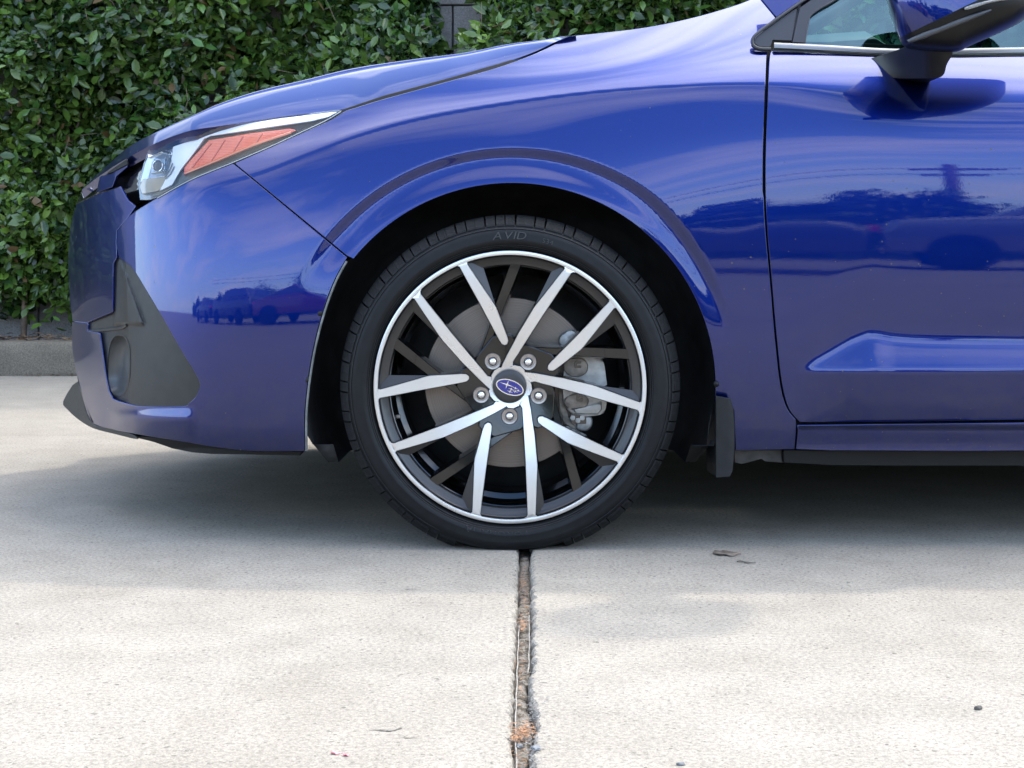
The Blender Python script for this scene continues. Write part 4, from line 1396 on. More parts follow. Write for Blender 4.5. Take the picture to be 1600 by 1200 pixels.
for (u0, v0, u1, v1) in ((330, 224, 300, 262), (352, 218, 330, 252), (380, 213, 364, 238), (410, 208, 400, 224)):
    strip('reflector_rib', [(u0, v0), ((u0 + u1) / 2, (v0 + v1) / 2), (u1, v1)], 1.4, hl(.0135), simple('orange_rib', (.45, .04, .01), .3, coat=1), h=.0012, parent=lamp)
for k in range(5):
    strip('lamp_fin', [(262 - k * .6 + k * 3.2, 240 + k * 5), (258 + k * 2.0, 256 + k * 4), (254 + k * 1.0, 268 + k * 3)], 1.3, hl(.010), M['lamp_grey'], h=.002, parent=lamp)
cpj = [(246 + 7.5 * math.cos(t), 259 + 8.5 * math.sin(t)) for t in np.linspace(0, 2 * math.pi, 20, endpoint=False)]
panel('projector_bulb', cpj, hl(.005), simple('projector_eye', (.05, .06, .08), .04, coat=1), step=3, edge=3, parent=lamp)
strip('projector_ring', cpj + [cpj[0]], 1.6, hl(.004), M['chrome'], h=.002, parent=lamp)
strip('reflector_edge', crom([(290, 270), (340, 250), (397, 226.5), (455, 207)], 4), 4.0, hl(.012), simple('orange_edge', (.75, .16, .03), .3, coat=1), h=.004, parent=lamp)
panel('lens', lamp_out, hl(-.001), M['lens'], step=7, edge=6, flange=.0012, round_px=.2, parent=lamp)
strip('lamp_seal', crom([(246, 309.5), (300, 280), (363, 254.2), (420, 230), (468, 207.8), (509, 188.5), (533, 174)], 6), 1.6, hl(.0), simple('seal_grey', (.25, .26, .25), .4), h=.002, parent=lamp)

# ------------------------------------------------------------------ greenhouse
def gh(off=0.0):
    return lambda u, v: side(np.clip(u, 1225, 1700), 84 + 0 * np.asarray(v, float)) + off + (82 - np.asarray(v, float)) / PPM * .50
panel('a_pillar', [(1189, -30), (1189, -4), (1213.5, 25.5), (1258, -5), (1300, -30)], gh(.004), M['paint'], step=6, edge=5)
strip('window_seal', crom([(1204, 76.5), (1186, 75.5), (1176.5, 70), (1176, 61), (1184, 51.5), (1212, 31), (1252, 3), (1290, -22)], 5), 5.0, gh(.002), M['seal'], h=.006)
panel('quarter_trim', [(1179.5, 67), (1183, 57), (1195, 47), (1215, 33), (1244.5, 14), (1236.5, 62.5), (1207, 61.5), (1203, 72.5), (1187, 72)], gh(.002), M['pillar'], step=5, edge=4)
panel('door_frame', [(1250.5, 12.5), (1270, -1), (1310, -28), (1345, -28), (1300, 1), (1266, 24), (1258, 66), (1239.5, 65)], gh(.0), M['pillar'], step=5, edge=4)
strip('gap_seal', [(1249, 8), (1246.5, 20), (1243, 38), (1238.5, 66)], 5, gh(.010), M['seal'], h=.003)
strip('glass_seal', crom([(1257, 66), (1265, 25.5), (1300, 2.5), (1345, -27)], 5), 3.5, gh(.004), M['seal'], h=.004)
belt = strip('belt_moulding', crom([(1209, 71), (1291, 75), (1375, 80), (1450, 81.5), (1520, 80), (1600, 78.5), (1700, 77)], 6), [9.5] * 37, gh(-.001), M['belt'], h=.006)
strip('belt_seal', crom([(1207, 78), (1291, 81.5), (1375, 86.5), (1450, 87.5), (1520, 87), (1600, 85.5), (1700, 84)], 6), 4.0, gh(.002), M['seal'], h=.003)
panel('door_glass', [(1257, 68), (1266, 25), (1303, 1), (1345, -27), (1400, -64), (1480, -112), (1700, -175), (1700, 76), (1400, 78)], gh(.008), M['glass'], step=16, edge=10, flange=.001)
interior = simple('interior_plastic', (.022, .023, .023), .6, nscale=30)
def pxbox(u, v, Y): return PX(u, v, Y)
# roof, screens and far glass
pA = PX(1212, 26, .23); 
def quad(name, pts, mat, n=6):
    a, b, c, d = [np.array(p, float) for p in pts]
    V = []; F = []
    for i in range(n + 1):
        for j in range(n + 1):
            s, t = i / n, j / n
            V.append(tuple((a * (1 - s) + b * s) * (1 - t) + (d * (1 - s) + c * s) * t))
    F = [(i * (n + 1) + j, (i + 1) * (n + 1) + j, (i + 1) * (n + 1) + j + 1, i * (n + 1) + j + 1) for i in range(n) for j in range(n)]
    return mesh(name, V, F, mat, car, True)
quad('windscreen', [(.50, .30, 1.02), (.50, 1.48, 1.02), (1.22, 1.36, 1.44), (1.22, .40, 1.44)], M['glass'])
quad('cowl', [(.36, .22, .99), (.36, 1.56, .99), (.52, 1.54, 1.01), (.52, .24, 1.01)], M['black_plastic'])
roof = []
for x, z, ins in ((1.16, 1.42, .0), (1.5, 1.465, .0), (2.1, 1.475, .01), (2.8, 1.42, .04)):
    roof.append([(x, .36 + ins, z - .05), (x, .37 + ins, z - .015), (x, .46 + ins, z), (x, .89, z + .012), (x, 1.32 - ins, z), (x, 1.41 - ins, z - .015), (x, 1.42 - ins, z - .05)])
loft('roof', roof, M['paint'], closed=True)
quad('back_window', [(2.78, .44, 1.41), (2.78, 1.34, 1.41), (3.35, 1.45, .97), (3.35, .33, .97)], M['glass'])
quad('side_glass', [(.62, 1.60, .97), (3.2, 1.60, .99), (2.7, 1.43, 1.41), (1.2, 1.43, 1.41)], M['glass'])
quad('side_glass', [(1.12, .155, .955), (3.2, .18, .985), (2.7, .38, 1.40), (1.2, .365, 1.38)], M['glass'])
for pts in ([PX(1225, 15, .225), (1.16, .37, 1.42)], [(.52, 1.56, 1.0), (1.16, 1.42, 1.42)], [(3.3, .30, .97), (2.78, .42, 1.41)], [(3.3, 1.48, .97), (2.78, 1.36, 1.41)], [(1.62, .165, .96), (1.66, .37, 1.43)], [(1.62, 1.60, .96), (1.66, 1.42, 1.43)]):
    bm = bmesh.new(); bm_tube(bm, pts, .028, 8)
    from_bm('pillar', bm, M['pillar'], car, True)
# cabin
db = []
for x, z0, z1 in ((.48, .80, .985), (.60, .70, 1.02), (.74, .64, 1.03), (.82, .60, .98), (.84, .55, .84)):
    db.append([(x, .20, z0), (x, .20, z1 - .03), (x, .30, z1), (x, .62, z1 + .012), (x, .89, z1), (x, 1.45, z1), (x, 1.55, z1 - .04), (x, 1.55, z0)])
loft('dashboard', db, interior)
bm = bmesh.new()
sw = []
for k in range(33):
    t = 2 * math.pi * k / 32
    sw.append((.885 + .055 * math.sin(t), .50 + .18 * math.cos(t), .925 + .165 * math.sin(t)))
bm_tube(bm, sw, .015, 8, False)
bm_tube(bm, [(.84, .50, .90), (.88, .50, .92)], [.05, .045], 12)
for dy, dz in ((.165, 0), (-.165, 0), (0, -.15)):
    bm_tube(bm, [(.87, .50, .92), (.885, .50 + dy, .92 + dz)], .012, 6)
from_bm('steering_wheel', bm, interior, car, True)
for y in (.48, 1.25):
    s = []
    for z, x0, x1, w in ((.42, 1.25, 1.75, .24), (.55, 1.22, 1.78, .26), (.62, 1.55, 1.80, .25), (.85, 1.68, 1.86, .25), (1.05, 1.76, 1.90, .20), (1.12, 1.79, 1.89, .13), (1.28, 1.84, 1.92, .12), (1.30, 1.86, 1.90, .06)):
        s.append([(x0, y - w, z), (x1, y - w, z), (x1, y + w, z), (x0, y + w, z)])
    loft('seat', s, simple('seat_cloth', (.035, .035, .038), .85))
boxpart('door_trim', .5, 3.2, 1.58, 1.64, .3, .94, interior, .01)
boxpart('door_trim', .62, 1.12, .14, .17, .3, .90, interior, .01)

# ------------------------------------------------------------------ door mirror
mC = (1503.0, 12.0)
mS = crom([(1404.5, 59.5), (1411, 71), (1424, 77), (1455, 80.5), (1494, 81.0), (1519, 70), (1567, 49), (1600, 31), (1628, 2), (1637, -53)], 6)
mT = crom([(1637, -53), (1626, -78), (1595, -92), (1520, -98), (1450, -94), (1405, -74), (1386, -45), (1384.5, -12), (1388, 14), (1396, 40), (1404.5, 59.5)], 6)
def mirror_half(name, line, mat, parent=None):
    secs = [(.16, -.176), (.45, -.171), (.70, -.158), (.86, -.138), (.95, -.112), (1.0, -.07), (1.0, -.03), (.97, .01), (.90, .04)]
    V = []; F = []; m = len(line)
    for sc, Y in secs:
        for (u, v) in line:
            V.append(PX(mC[0] + (u - mC[0]) * sc, mC[1] + (v - mC[1]) * sc, Y))
    for k in range(len(secs) - 1):
        for i in range(m - 1):
            F.append((k * m + i, k * m + i + 1, (k + 1) * m + i + 1, (k + 1) * m + i))
    V.append(PX(mC[0], mC[1], -.178))
    for i in range(m - 1): F.append((len(V) - 1, i + 1, i))
    o = mesh(name, V, F, mat, parent or car, True)
    return o
mirror = mirror_half('door_mirror', mT, M['paint'])
mirror_half('mirror_casing', mS, simple('mirror_black', (.004, .004, .0042), .3, spec=.22), mirror)
mdep = lambda u, v: -.236 + .0011 * np.hypot(np.asarray(u, float) - mC[0], (np.asarray(v, float) - mC[1]) * 1.2) * .7
strip('mirror_highlight', crom([(1416, 66), (1450, 53), (1500, 34), (1546, 17)], 5), [5, 7, 8, 9, 10, 10, 10, 10, 10, 10, 9.5, 9, 8, 7, 6, 4], lambda u, v: -.150 - .00020 * (np.asarray(u, float) - 1416), simple('mirror_highlight_grey', (.03, .032, .036), .35, spec=.6), h=.012, parent=mirror)  # casing highlight put in as a raised strip of lighter grey
strip('turn_lamp', crom([(1506, 14.5), (1525, 8.5), (1550, 2), (1590, -4)], 5), [3, 5, 6, 6.5, 6.5, 6.5, 6, 5.5, 5, 4.5, 4.2, 4, 4, 4, 3.5, 3], lambda u, v: -.180 + .0 * np.asarray(u, float), simple('turn_lamp_lens', (.16, .155, .145), .15, coat=1, nscale=400, namt=.5), h=.005, parent=mirror)
foot = crom([(1350.5, 98), (1362, 92), (1400, 79.5), (1445, 65.5), (1468, 73), (1488, 80.5), (1479, 100), (1473, 117), (1454, 121.5), (1402, 121.5), (1376, 114.5)], 4, True)
def foot_dep(u, v):
    u = np.asarray(u, float); v = np.asarray(v, float)
    return .105 - .16 * smoothstep(1350, 1480, u) + .0006 * (u - 1350) * 0 + (v - 95) * .0012 * smoothstep(1370, 1440, u)
panel('mirror_foot', foot, foot_dep, simple('mirror_foot_black', (.009, .0085, .008), .30, spec=.45), step=5, edge=5, flange=.12, parent=mirror)
# ------------------------------------------------------------------ front wheel
WC = PX(797, 605, 0.0)
S = 1.0 / PPM
def WP(dx, dy, Y=0.0):
    """pixel offset from the hub (y up) -> point on the wheel at depth Y"""
    return Vector((WC.x + dx * S, Y, WC.z + dy * S))
def loc(v): return v - WC

# --- tyre
TYRE_R = 269.0
tp = [(212, .020), (214.5, .007), (217, .002), (220, -.004), (224, -.0095), (228, -.0125), (231, -.0128), (232, -.0122), (239, -.0132), (245, -.0105), (250, -.0060), (251, -.0046), (252, -.0050), (254, .002), (257, .013), (260, .027), (262.5, .045), (264.5, .07), (265, .12), (264.5, .17), (264, .205), (255, .228), (235, .246), (218, .240), (212, .222)]
bm = bmesh.new()
bm_lathe(bm, [(r * S, y) for r, y in tp], 180, (WC.x, 0, WC.z))
for v in bm.verts:
    if v.co.z < .055:
        # bulge and flat at the contact patch
        t = (.055 - v.co.z) / .085
        if v.co.y < .1: v.co.y -= .012 * max(0, t) ** 1.3 * (1 if v.co.y < .03 else 0)
    v.co.z = max(v.co.z, .0015)
tyre = from_bm('tyre', bm, M['rubber'], car, True, False)
# tread shoulder blocks, each a piece of its own
NB = 104
def tread_block(w, seed):
    r0, r1 = 253.5, 270.2
    bm = bmesh.new()
    prof = [(252.6, -.0062), (255.4, -.0050), (260.4, .0050), (265.0, .0175), (268.8, .034), (270.8, .056)]
    base = [(250.5, .0), (252, .006), (255, .014), (259, .024), (263, .038), (264, .056)]
    hw = w
    ring = []
    for s in (-1, 1):
        for (r, y) in prof:
            a = s * hw
            ring.append(bm.verts.new((r * S * math.sin(a), y, r * S * math.cos(a))))
        for (r, y) in base:
            a = s * hw * 1.02
            ring.append(bm.verts.new((r * S * math.sin(a), y, r * S * math.cos(a))))
    n = len(prof)
    L, LB, R, RB = ring[:n], ring[n:2 * n], ring[2 * n:3 * n], ring[3 * n:]
    for i in range(n - 1):
        bm.faces.new((L[i], R[i], R[i + 1], L[i + 1]))
        bm.faces.new((L[i], L[i + 1], LB[i + 1], LB[i]))
        bm.faces.new((R[i], RB[i], RB[i + 1], R[i + 1]))
    bm.faces.new((L[0], LB[0], RB[0], R[0]))
    me = bpy.data.meshes.new('tread_block')
    bmesh.ops.recalc_face_normals(bm, faces=bm.faces)
    bm.to_mesh(me); bm.free()
    me.materials.append(M['tread'])
    return me
step_a = 2 * math.pi / NB
blocks = [tread_block(step_a * k, k) for k in (.45, .415, .46)]
for k in range(NB):
    a = k * step_a + .004 * math.sin(k * 2.1)
    if math.cos(a) < -.938: continue            # at the contact patch
    o = bpy.data.objects.new('tread_block', blocks[(k * 7) % 3])
    COL.objects.link(o); o.parent = tyre
    o.location = WC; o.rotation_euler = (0, a, 0)
# raised lettering on the sidewall
def arc_text(txt, r_px, size_px, a_centre, mat, flip=False, y0=-.0135, name='lettering', spacing=1.08, shear=0.0, h=.0009):
    cu = bpy.data.curves.new('t', 'FONT'); cu.size = size_px * S; cu.extrude = h
    adv = []
    widths = []
    objs = []
    bmx = bmesh.new()
    for ch in txt:
        cu.body = ch
        ob = bpy.data.objects.new('t', cu)
        COL.objects.link(ob)
        bpy.context.view_layer.update()
        me = ob.to_mesh()
        vs = [(v.co.x, v.co.y, v.co.z) for v in me.vertices]
        fs = [tuple(p.vertices) for p in me.polygons]
        w = (max(v[0] for v in vs) - min(v[0] for v in vs)) if vs else size_px * S * .35
        x0 = min(v[0] for v in vs) if vs else 0
        objs.append((vs, fs, w, x0))
        ob.to_mesh_clear(); bpy.data.objects.remove(ob)
    gap = size_px * S * .16
    total = sum(o[2] for o in objs) * spacing + gap * (len(objs) - 1)
    pos = -total / 2
    for vs, fs, w, x0 in objs:
        mid = pos + w * spacing / 2
        vv = []
        for (x, y, z) in vs:
            lx = (x - x0) * spacing + pos + shear * y
            r = (r_px * S + y) if not flip else (r_px * S - y)
            ang = (a_centre - lx / (r_px * S)) if not flip else (a_centre + lx / (r_px * S))
            vv.append(bmx.verts.new((WC.x + r * math.cos(ang), y0 - z, WC.z + r * math.sin(ang))))
        for f in fs:
            try: bmx.faces.new([vv[i] for i in f])
            except ValueError: pass
        pos += w * spacing + gap
    return from_bm(name, bmx, mat, tyre)
arc_text('AVID', 231.5, 17, math.radians(90.5), M['letter'], shear=.25, spacing=1.25, y0=-.0134)
arc_text('S34', 231.5, 10, math.radians(75.5), M['letter'], spacing=1.15, y0=-.0134)
arc_text('YOKOHAMA', 224.5, 13, math.radians(-95.0), M['letter'], flip=False, spacing=1.25, y0=-.0132)
for (r, hw) in ((248.0, .35), (222.0, .3), (219.5, .25)):
    bm = bmesh.new()
    bm_lathe(bm, [((r - hw) * S, np.interp(r, [219, 222, 248], [-.0030, -.0068, -.0082])), (r * S, np.interp(r, [219, 222, 248], [-.0052, -.0088, -.0100])), ((r + hw) * S, np.interp(r, [219, 222, 248], [-.0030, -.0068, -.0080]))], 160, (WC.x, 0, WC.z))
    for v in bm.verts: v.co.z = max(v.co.z, .004)
    from_bm('sidewall_line', bm, M['letter'], tyre, True)

# --- rim
bm = bmesh.new()
# barrel: from behind the flange inwards
bm_lathe(bm, [(206.5 * S, .0015), (204.5 * S, .010), (200 * S, .020), (193 * S, .026), (189 * S, .030), (187 * S, .05), (184 * S, .075), (176 * S, .082), (174 * S, .10), (178 * S, .20), (192 * S, .215), (196 * S, .225)], 128, (WC.x, 0, WC.z))
wheel = shade_auto(from_bm('wheel', bm, M['wheel_dark'], car, True, False), 40)
bm = bmesh.new()
bm_lathe(bm, [(206.3 * S, .0012), (207.2 * S, -.0008), (211.5 * S, -.0018), (213.0 * S, -.0010), (214 * S, .004), (214, .0)][:5], 160, (WC.x, 0, WC.z))
shade_auto(from_bm('rim_lip', bm, M['machined'], wheel, True, False), 40)
bm = bmesh.new()
bm_lathe(bm, [(214 * S, .003), (216.2 * S, .005), (216.8 * S, .012), (212 * S, .022)], 128, (WC.x, 0, WC.z))
from_bm('bead_seat', bm, M['black_gloss'], wheel, True, False)
# dark ring step inside the lip
bm = bmesh.new()
bm_lathe(bm, [(206.6 * S, .0018), (206.0 * S, .006), (203 * S, .0115), (192 * S, .0160), (190.5 * S, .019), (190.0 * S, .035)], 128, (WC.x, 0, WC.z))
shade_auto(from_bm('inner_ring', bm, M['wheel_grey'], wheel, True, False), 40)

def face_y(x, y):
    r = np.hypot(x, y)
    return .0005 + .030 * np.clip(1 - r / 206, 0, 1) ** 2
def spoke_solid(name, poly, rot, top_mat, side_mat, depth=.030, widen=3.0, yoff=0.0, step=9, chamfer=1.3, top_fn=face_y):
    """plate with a machined face and dark flanks; poly in pixels about the hub (y up)"""
    c, s = math.cos(rot), math.sin(rot)
    R = lambda P: np.stack([P[:, 0] * c - P[:, 1] * s, P[:, 0] * s + P[:, 1] * c], 1)
    if poly_area(poly) < 0: poly = poly[::-1]
    pd = densify(poly, step)
    V, F, loops = triangulate(pd, (), step)
    def to3(P2, dy):
        Q = R(np.array(P2)); Y = top_fn(np.array(P2)[:, 0], np.array(P2)[:, 1]) + yoff + dy
        return np.stack([Q[:, 0] * S, Y, Q[:, 1] * S], 1)
    top = to3(V, 0)
    lp = loops[0]; m = len(lp)
    rings = [(chamfer * .6, .0012), (chamfer, .004), (widen, depth)]
    verts = top.tolist(); faces = []; mats = []
    for f in F:
        a, b, d = top[f[0]], top[f[1]], top[f[2]]
        faces.append(tuple(f) if np.cross(b - a, d - a)[1] < 0 else tuple(f[::-1])); mats.append(0)
    prev = lp
    base2 = [tuple(V[i]) for i in lp]
    for k, (of, dy) in enumerate(rings):
        R3 = to3(offset_poly(base2, of), dy)
        st = len(verts); verts += R3.tolist()
        cur = list(range(st, st + m))
        for i in range(m):
            j = (i + 1) % m
            faces.append((prev[i], cur[i], cur[j], prev[j])); mats.append(0 if k == 0 else 1)
        prev = cur
    me = bpy.data.meshes.new(name)
    me.from_pydata(verts, [], faces); me.update()
    me.materials.append(top_mat); me.materials.append(side_mat)
    me.polygons.foreach_set('material_index', mats)
    o = bpy.data.objects.new(name, me); COL.objects.link(o); o.parent = wheel
    o.location = WC
    shade_auto(o, 30)
    return o
# long spoke at -81 deg, short spoke at -105 deg, in pixels about the hub
longs = [(27, -10), (32, -36), (34.8, -55), (38, -75), (42.2, -121), (42.3, -126), (39.4, -200), (43, -203.5), (50, -201), (47, -205), (36, -207.3), (24, -208.5), (16, -209), (21, -206), (26, -203.5), (28, -200), (24.9, -122), (22.2, -75), (21, -55), (19.5, -34), (16, -28.5)]
shorts = [(-35, -57), (-31.5, -58), (-29.3, -62), (-29.8, -70), (-38.8, -133), (-47.2, -199), (-44, -203), (-38, -204.5), (-44, -206.5), (-52, -204.8), (-62, -201.5), (-66, -198), (-61.5, -198.5), (-58.5, -195), (-55.6, -120), (-55.0, -113), (-42, -66), (-39.5, -60)]
for k in range(5):
    a = math.radians(72 * k)
    spoke_solid('long_spoke', longs, a, M['machined'], M['wheel_dark'])
    spoke_solid('short_spoke', shorts, a, M['machined'], M['wheel_dark'], yoff=.0)
    # dark facets between a spoke's knee and the rim
    spoke_solid('spoke_facet', [(43.5, -126), (55.5, -196), (40.5, -199)], a, M['wheel_grey'], M['wheel_dark'], yoff=.008, depth=.03, widen=1.0, chamfer=.5,
                top_fn=lambda x, y: face_y(x, y) + .0006 * np.maximum(x - 41, 0))
    spoke_solid('spoke_facet', [(-57, -118), (-60, -196), (-79, -186)], a, M['wheel_grey'], M['wheel_dark'], yoff=.006, depth=.03, widen=1.0, chamfer=.5,
                top_fn=lambda x, y: face_y(x, y) + .0006 * np.maximum(-58 - x, 0))
    # thin black ribs that cross behind the short spokes
    spoke_solid('rib', [(17, -61), (12, -66), (-23, -90), (-56, -116), (-118, -158), (-129, -147), (-61, -104), (-22, -78), (13, -56)], a, M['wheel_dark'], M['wheel_dark'], yoff=.015, depth=.035, widen=4.0, chamfer=1.2)
    # dark plate carrying the wheel nut
    spoke_solid('nut_plate', [(22, -30), (23, -60), (16, -67), (-24, -78), (-40, -72), (-48, -62), (-46, -30), (-20, -22)], a, M['wheel_dark'], M['wheel_dark'], yoff=.010, depth=.045, widen=3.0, chamfer=2.0)
# machined star round the centre cap
star = []
for k in range(5):
    a0 = math.radians(-81 + 72 * k)
    for (dr, da) in ((33.5, -15), (34.5, 0), (33.5, 15), (29.8, 24), (30.5, 36), (28.6, 46)):
        star.append((dr * math.cos(a0 + math.radians(da)), dr * math.sin(a0 + math.radians(da))))
spoke_solid('hub_star', star, 0, M['machined'], M['wheel_dark'], yoff=-.0004, step=4)
# nuts
for k in range(5):
    a = math.radians(-91 + 72 * k)
    c = WP(47.5 * math.cos(a), 47.5 * math.sin(a), .028)
    bm = bmesh.new()
    bm_lathe(bm, [(13.4 * S, .004), (13.2 * S, -.004), (12.2 * S, -.0055), (9.6 * S, -.005), (9.2 * S, -.002), (7.2 * S, -.002), (6.9 * S, .004)], 36, c)
    nut = shade_auto(from_bm('lug_nut', bm, M['lug'], wheel, True, False), 40)
    bm = bmesh.new()
    bm_lathe(bm, [(6.4 * S, .004), (6.2 * S, -.004), (5.4 * S, -.0075), (3.2 * S, -.0095), (.05 * S, -.0102)], 6 * 5, c)
    from_bm('nut_cap', bm, M['chrome'], nut, True, False)
    bm = bmesh.new()
    bm_lathe(bm, [(9.4 * S, .003), (6.3 * S, .003)], 30, c)
    from_bm('nut_gap', bm, M['black_gloss'], nut, True, False)
# centre cap and emblem
bm = bmesh.new()
bm_lathe(bm, [(26.2 * S, .022), (25.9 * S, .0185), (25.0 * S, .0172), (20 * S, .0162), (10 * S, .0156), (.05 * S, .0154)], 64, WP(-1, 0, 0))
cap = from_bm('centre_cap', bm, M['emblem_black'], wheel, True, False)
EC = (-.4, -1.2); ET = math.radians(-19)
def EL(x, y): return (EC[0] + x * math.cos(ET) - y * math.sin(ET), EC[1] + x * math.sin(ET) + y * math.cos(ET))
def flatpoly(name, pts, y, mat, h=.0008):
    V = [tuple(WP(p[0], p[1], y)) for p in pts] + [tuple(WP(p[0], p[1], y + h)) for p in pts]
    n = len(pts)
    F = [tuple(range(n))] + [(i, n + i, n + (i + 1) % n, (i + 1) % n) for i in range(n)]
    bm = bmesh.new()
    vs = [bm.verts.new(v) for v in V]
    for f in F: bm.faces.new([vs[i] for i in f])
    return from_bm(name, bm, mat, cap)
ell = lambda a, b, n=48: [EL(a * math.cos(2 * math.pi * k / n), b * math.sin(2 * math.pi * k / n)) for k in range(n)]
flatpoly('emblem_rim', ell(22.6, 11.9), .0146, M['chrome'], .0016)
flatpoly('emblem_field', ell(20.9, 10.3), .0140, M['emblem_blue'], .0005)
def star4(cx, cy, R, w, k=.9):
    pts = []
    for q in range(4):
        a = q * math.pi / 2 + math.radians(0)
        L = R * (1.75 if q % 2 == 0 else 1.0)
        pts.append(EL(cx + L * math.cos(a), cy + L * math.sin(a)))
        b = a + math.pi / 4
        pts.append(EL(cx + w * math.cos(b), cy + w * math.sin(b)))
    return pts
for (x, y, R, w) in ((-5.5, 2.6, 7.0, 1.5), (3.2, -2.0, 3.2, .8), (8.6, 1.6, 3.0, .8), (9.8, -3.4, 3.0, .8), (14.2, -.6, 2.8, .75), (2.4, -6.2, 3.0, .8)):
    flatpoly('emblem_star', star4(x, y, R, w), .0134, M['chrome'], .0006)

# --- valve stem, brake disc, caliper
bm = bmesh.new()
bm_tube(bm, [WP(-184, -51, .05), WP(-175, -49, .043)], [.004, .0035], 10)
from_bm('valve_stem', bm, M['steel_rust'], wheel, True)
DC = WP(-1, 0, .112)
bm = bmesh.new()
bm_lathe(bm, [(62 * S, -.004), (66 * S, .0), (137 * S, .0), (138 * S, .003), (138 * S, .026), (60 * S, .026)], 96, (0, 0, 0))
disc = from_bm('brake_disc', bm, M['disc'], car, True, False)
disc.location = DC; shade_auto(disc, 30)
bm = bmesh.new()
bm_lathe(bm, [(.1 * S, -.04), (56 * S, -.04), (62 * S, -.034), (63 * S, .0)], 64, (0, 0, 0))
hat = from_bm('disc_hat', bm, M['liner'], disc, True, False)
def extr(name, pts, y0, y1, mat, parent, bev=.0):
    """plate in the wheel plane, outline in photo pixels seen at depth y0"""
    bm = bmesh.new()
    a = [bm.verts.new(PX(u, v, y0)) for u, v in pts]
    b = [bm.verts.new(PX(u, v, y0) + Vector((0, y1 - y0, 0))) for u, v in pts]
    n = len(pts)
    f = bm.faces.new(a); bm.faces.new(list(reversed(b)))
    for i in range(n): bm.faces.new((a[i], b[i], b[(i + 1) % n], a[(i + 1) % n]))
    if bev:
        es = [e for e in f.edges]
        bmesh.ops.bevel(bm, geom=es, offset=bev, segments=3, affect='EDGES', profile=.5)
    return shade_auto(from_bm(name, bm, mat, parent), 35)
cal = extr('brake_caliper', crom([(884, 562), (905, 556), (935, 558), (943, 566), (947, 590), (949, 612), (946, 640), (938, 648), (905, 650), (886, 640), (880, 615), (881, 585)], 3, True), .074, .13, M['steel'], car, .003)
for (pts, nm, mt) in (
        (crom([(882, 566), (897, 559), (912, 561), (919, 571), (916, 583), (903, 589), (888, 586), (881, 577)], 3, True), 'caliper_piston_boss', 'steel_rust'),
        (crom([(884, 622), (898, 615), (914, 618), (920, 627), (914, 637), (898, 641), (886, 637), (881, 630)], 3, True), 'caliper_piston_boss', 'steel_rust')):
    extr(nm, pts, .069, .076, M[mt], cal, .003)
for (u, v) in ((902, 569), (905, 621)):
    extr('caliper_mark', [(u - 4, v - 4), (u + 6, v - 4), (u + 6, v - 1), (u, v - 1), (u, v + 2), (u + 6, v + 2), (u + 6, v + 6), (u - 4, v + 6)], .0675, .0695, M['black_gloss'], cal)
extr('caliper_bridge', [(894, 638), (932, 634), (940, 628), (941, 640), (934, 648), (900, 647)], .066, .072, M['steel'], cal, .003)
extr('caliper_ear', crom([(873, 532), (878, 522), (890, 517), (900, 518), (899, 530), (884, 537), (878, 545)], 3, True), .08, .11, M['steel'], cal, .004)
extr('caliper_ear', crom([(900, 670), (905, 655), (920, 650), (926, 656), (924, 668), (915, 674)], 3, True), .08, .11, M['steel'], cal, .004)
extr('caliper_bracket', crom([(874, 590), (880, 588), (882, 640), (892, 655), (905, 668), (900, 674), (884, 662), (875, 640)], 3, True), .085, .12, M['steel_rust'], cal, .003)
for (u, v) in ((895, 653), (903, 657), (910, 653)):
    extr('caliper_bolt', crom([(u - 3, v - 3), (u + 3, v - 3), (u + 3, v + 3), (u - 3, v + 3)], 3, True), .070, .09, M['steel'], cal)
extr('caliper_slot', [(893, 646), (916, 646), (916, 662), (893, 662)], .0755, .09, M['black_gloss'], cal)
# hub carrier behind the wheel
bm = bmesh.new()
bm_lathe(bm, [(.01 * S, .05), (140 * S, .06), (192 * S, .085), (196 * S, .10)], 48, (WC.x, .13, WC.z))
from_bm('dust_shield', bm, M['liner'], car, True, False)
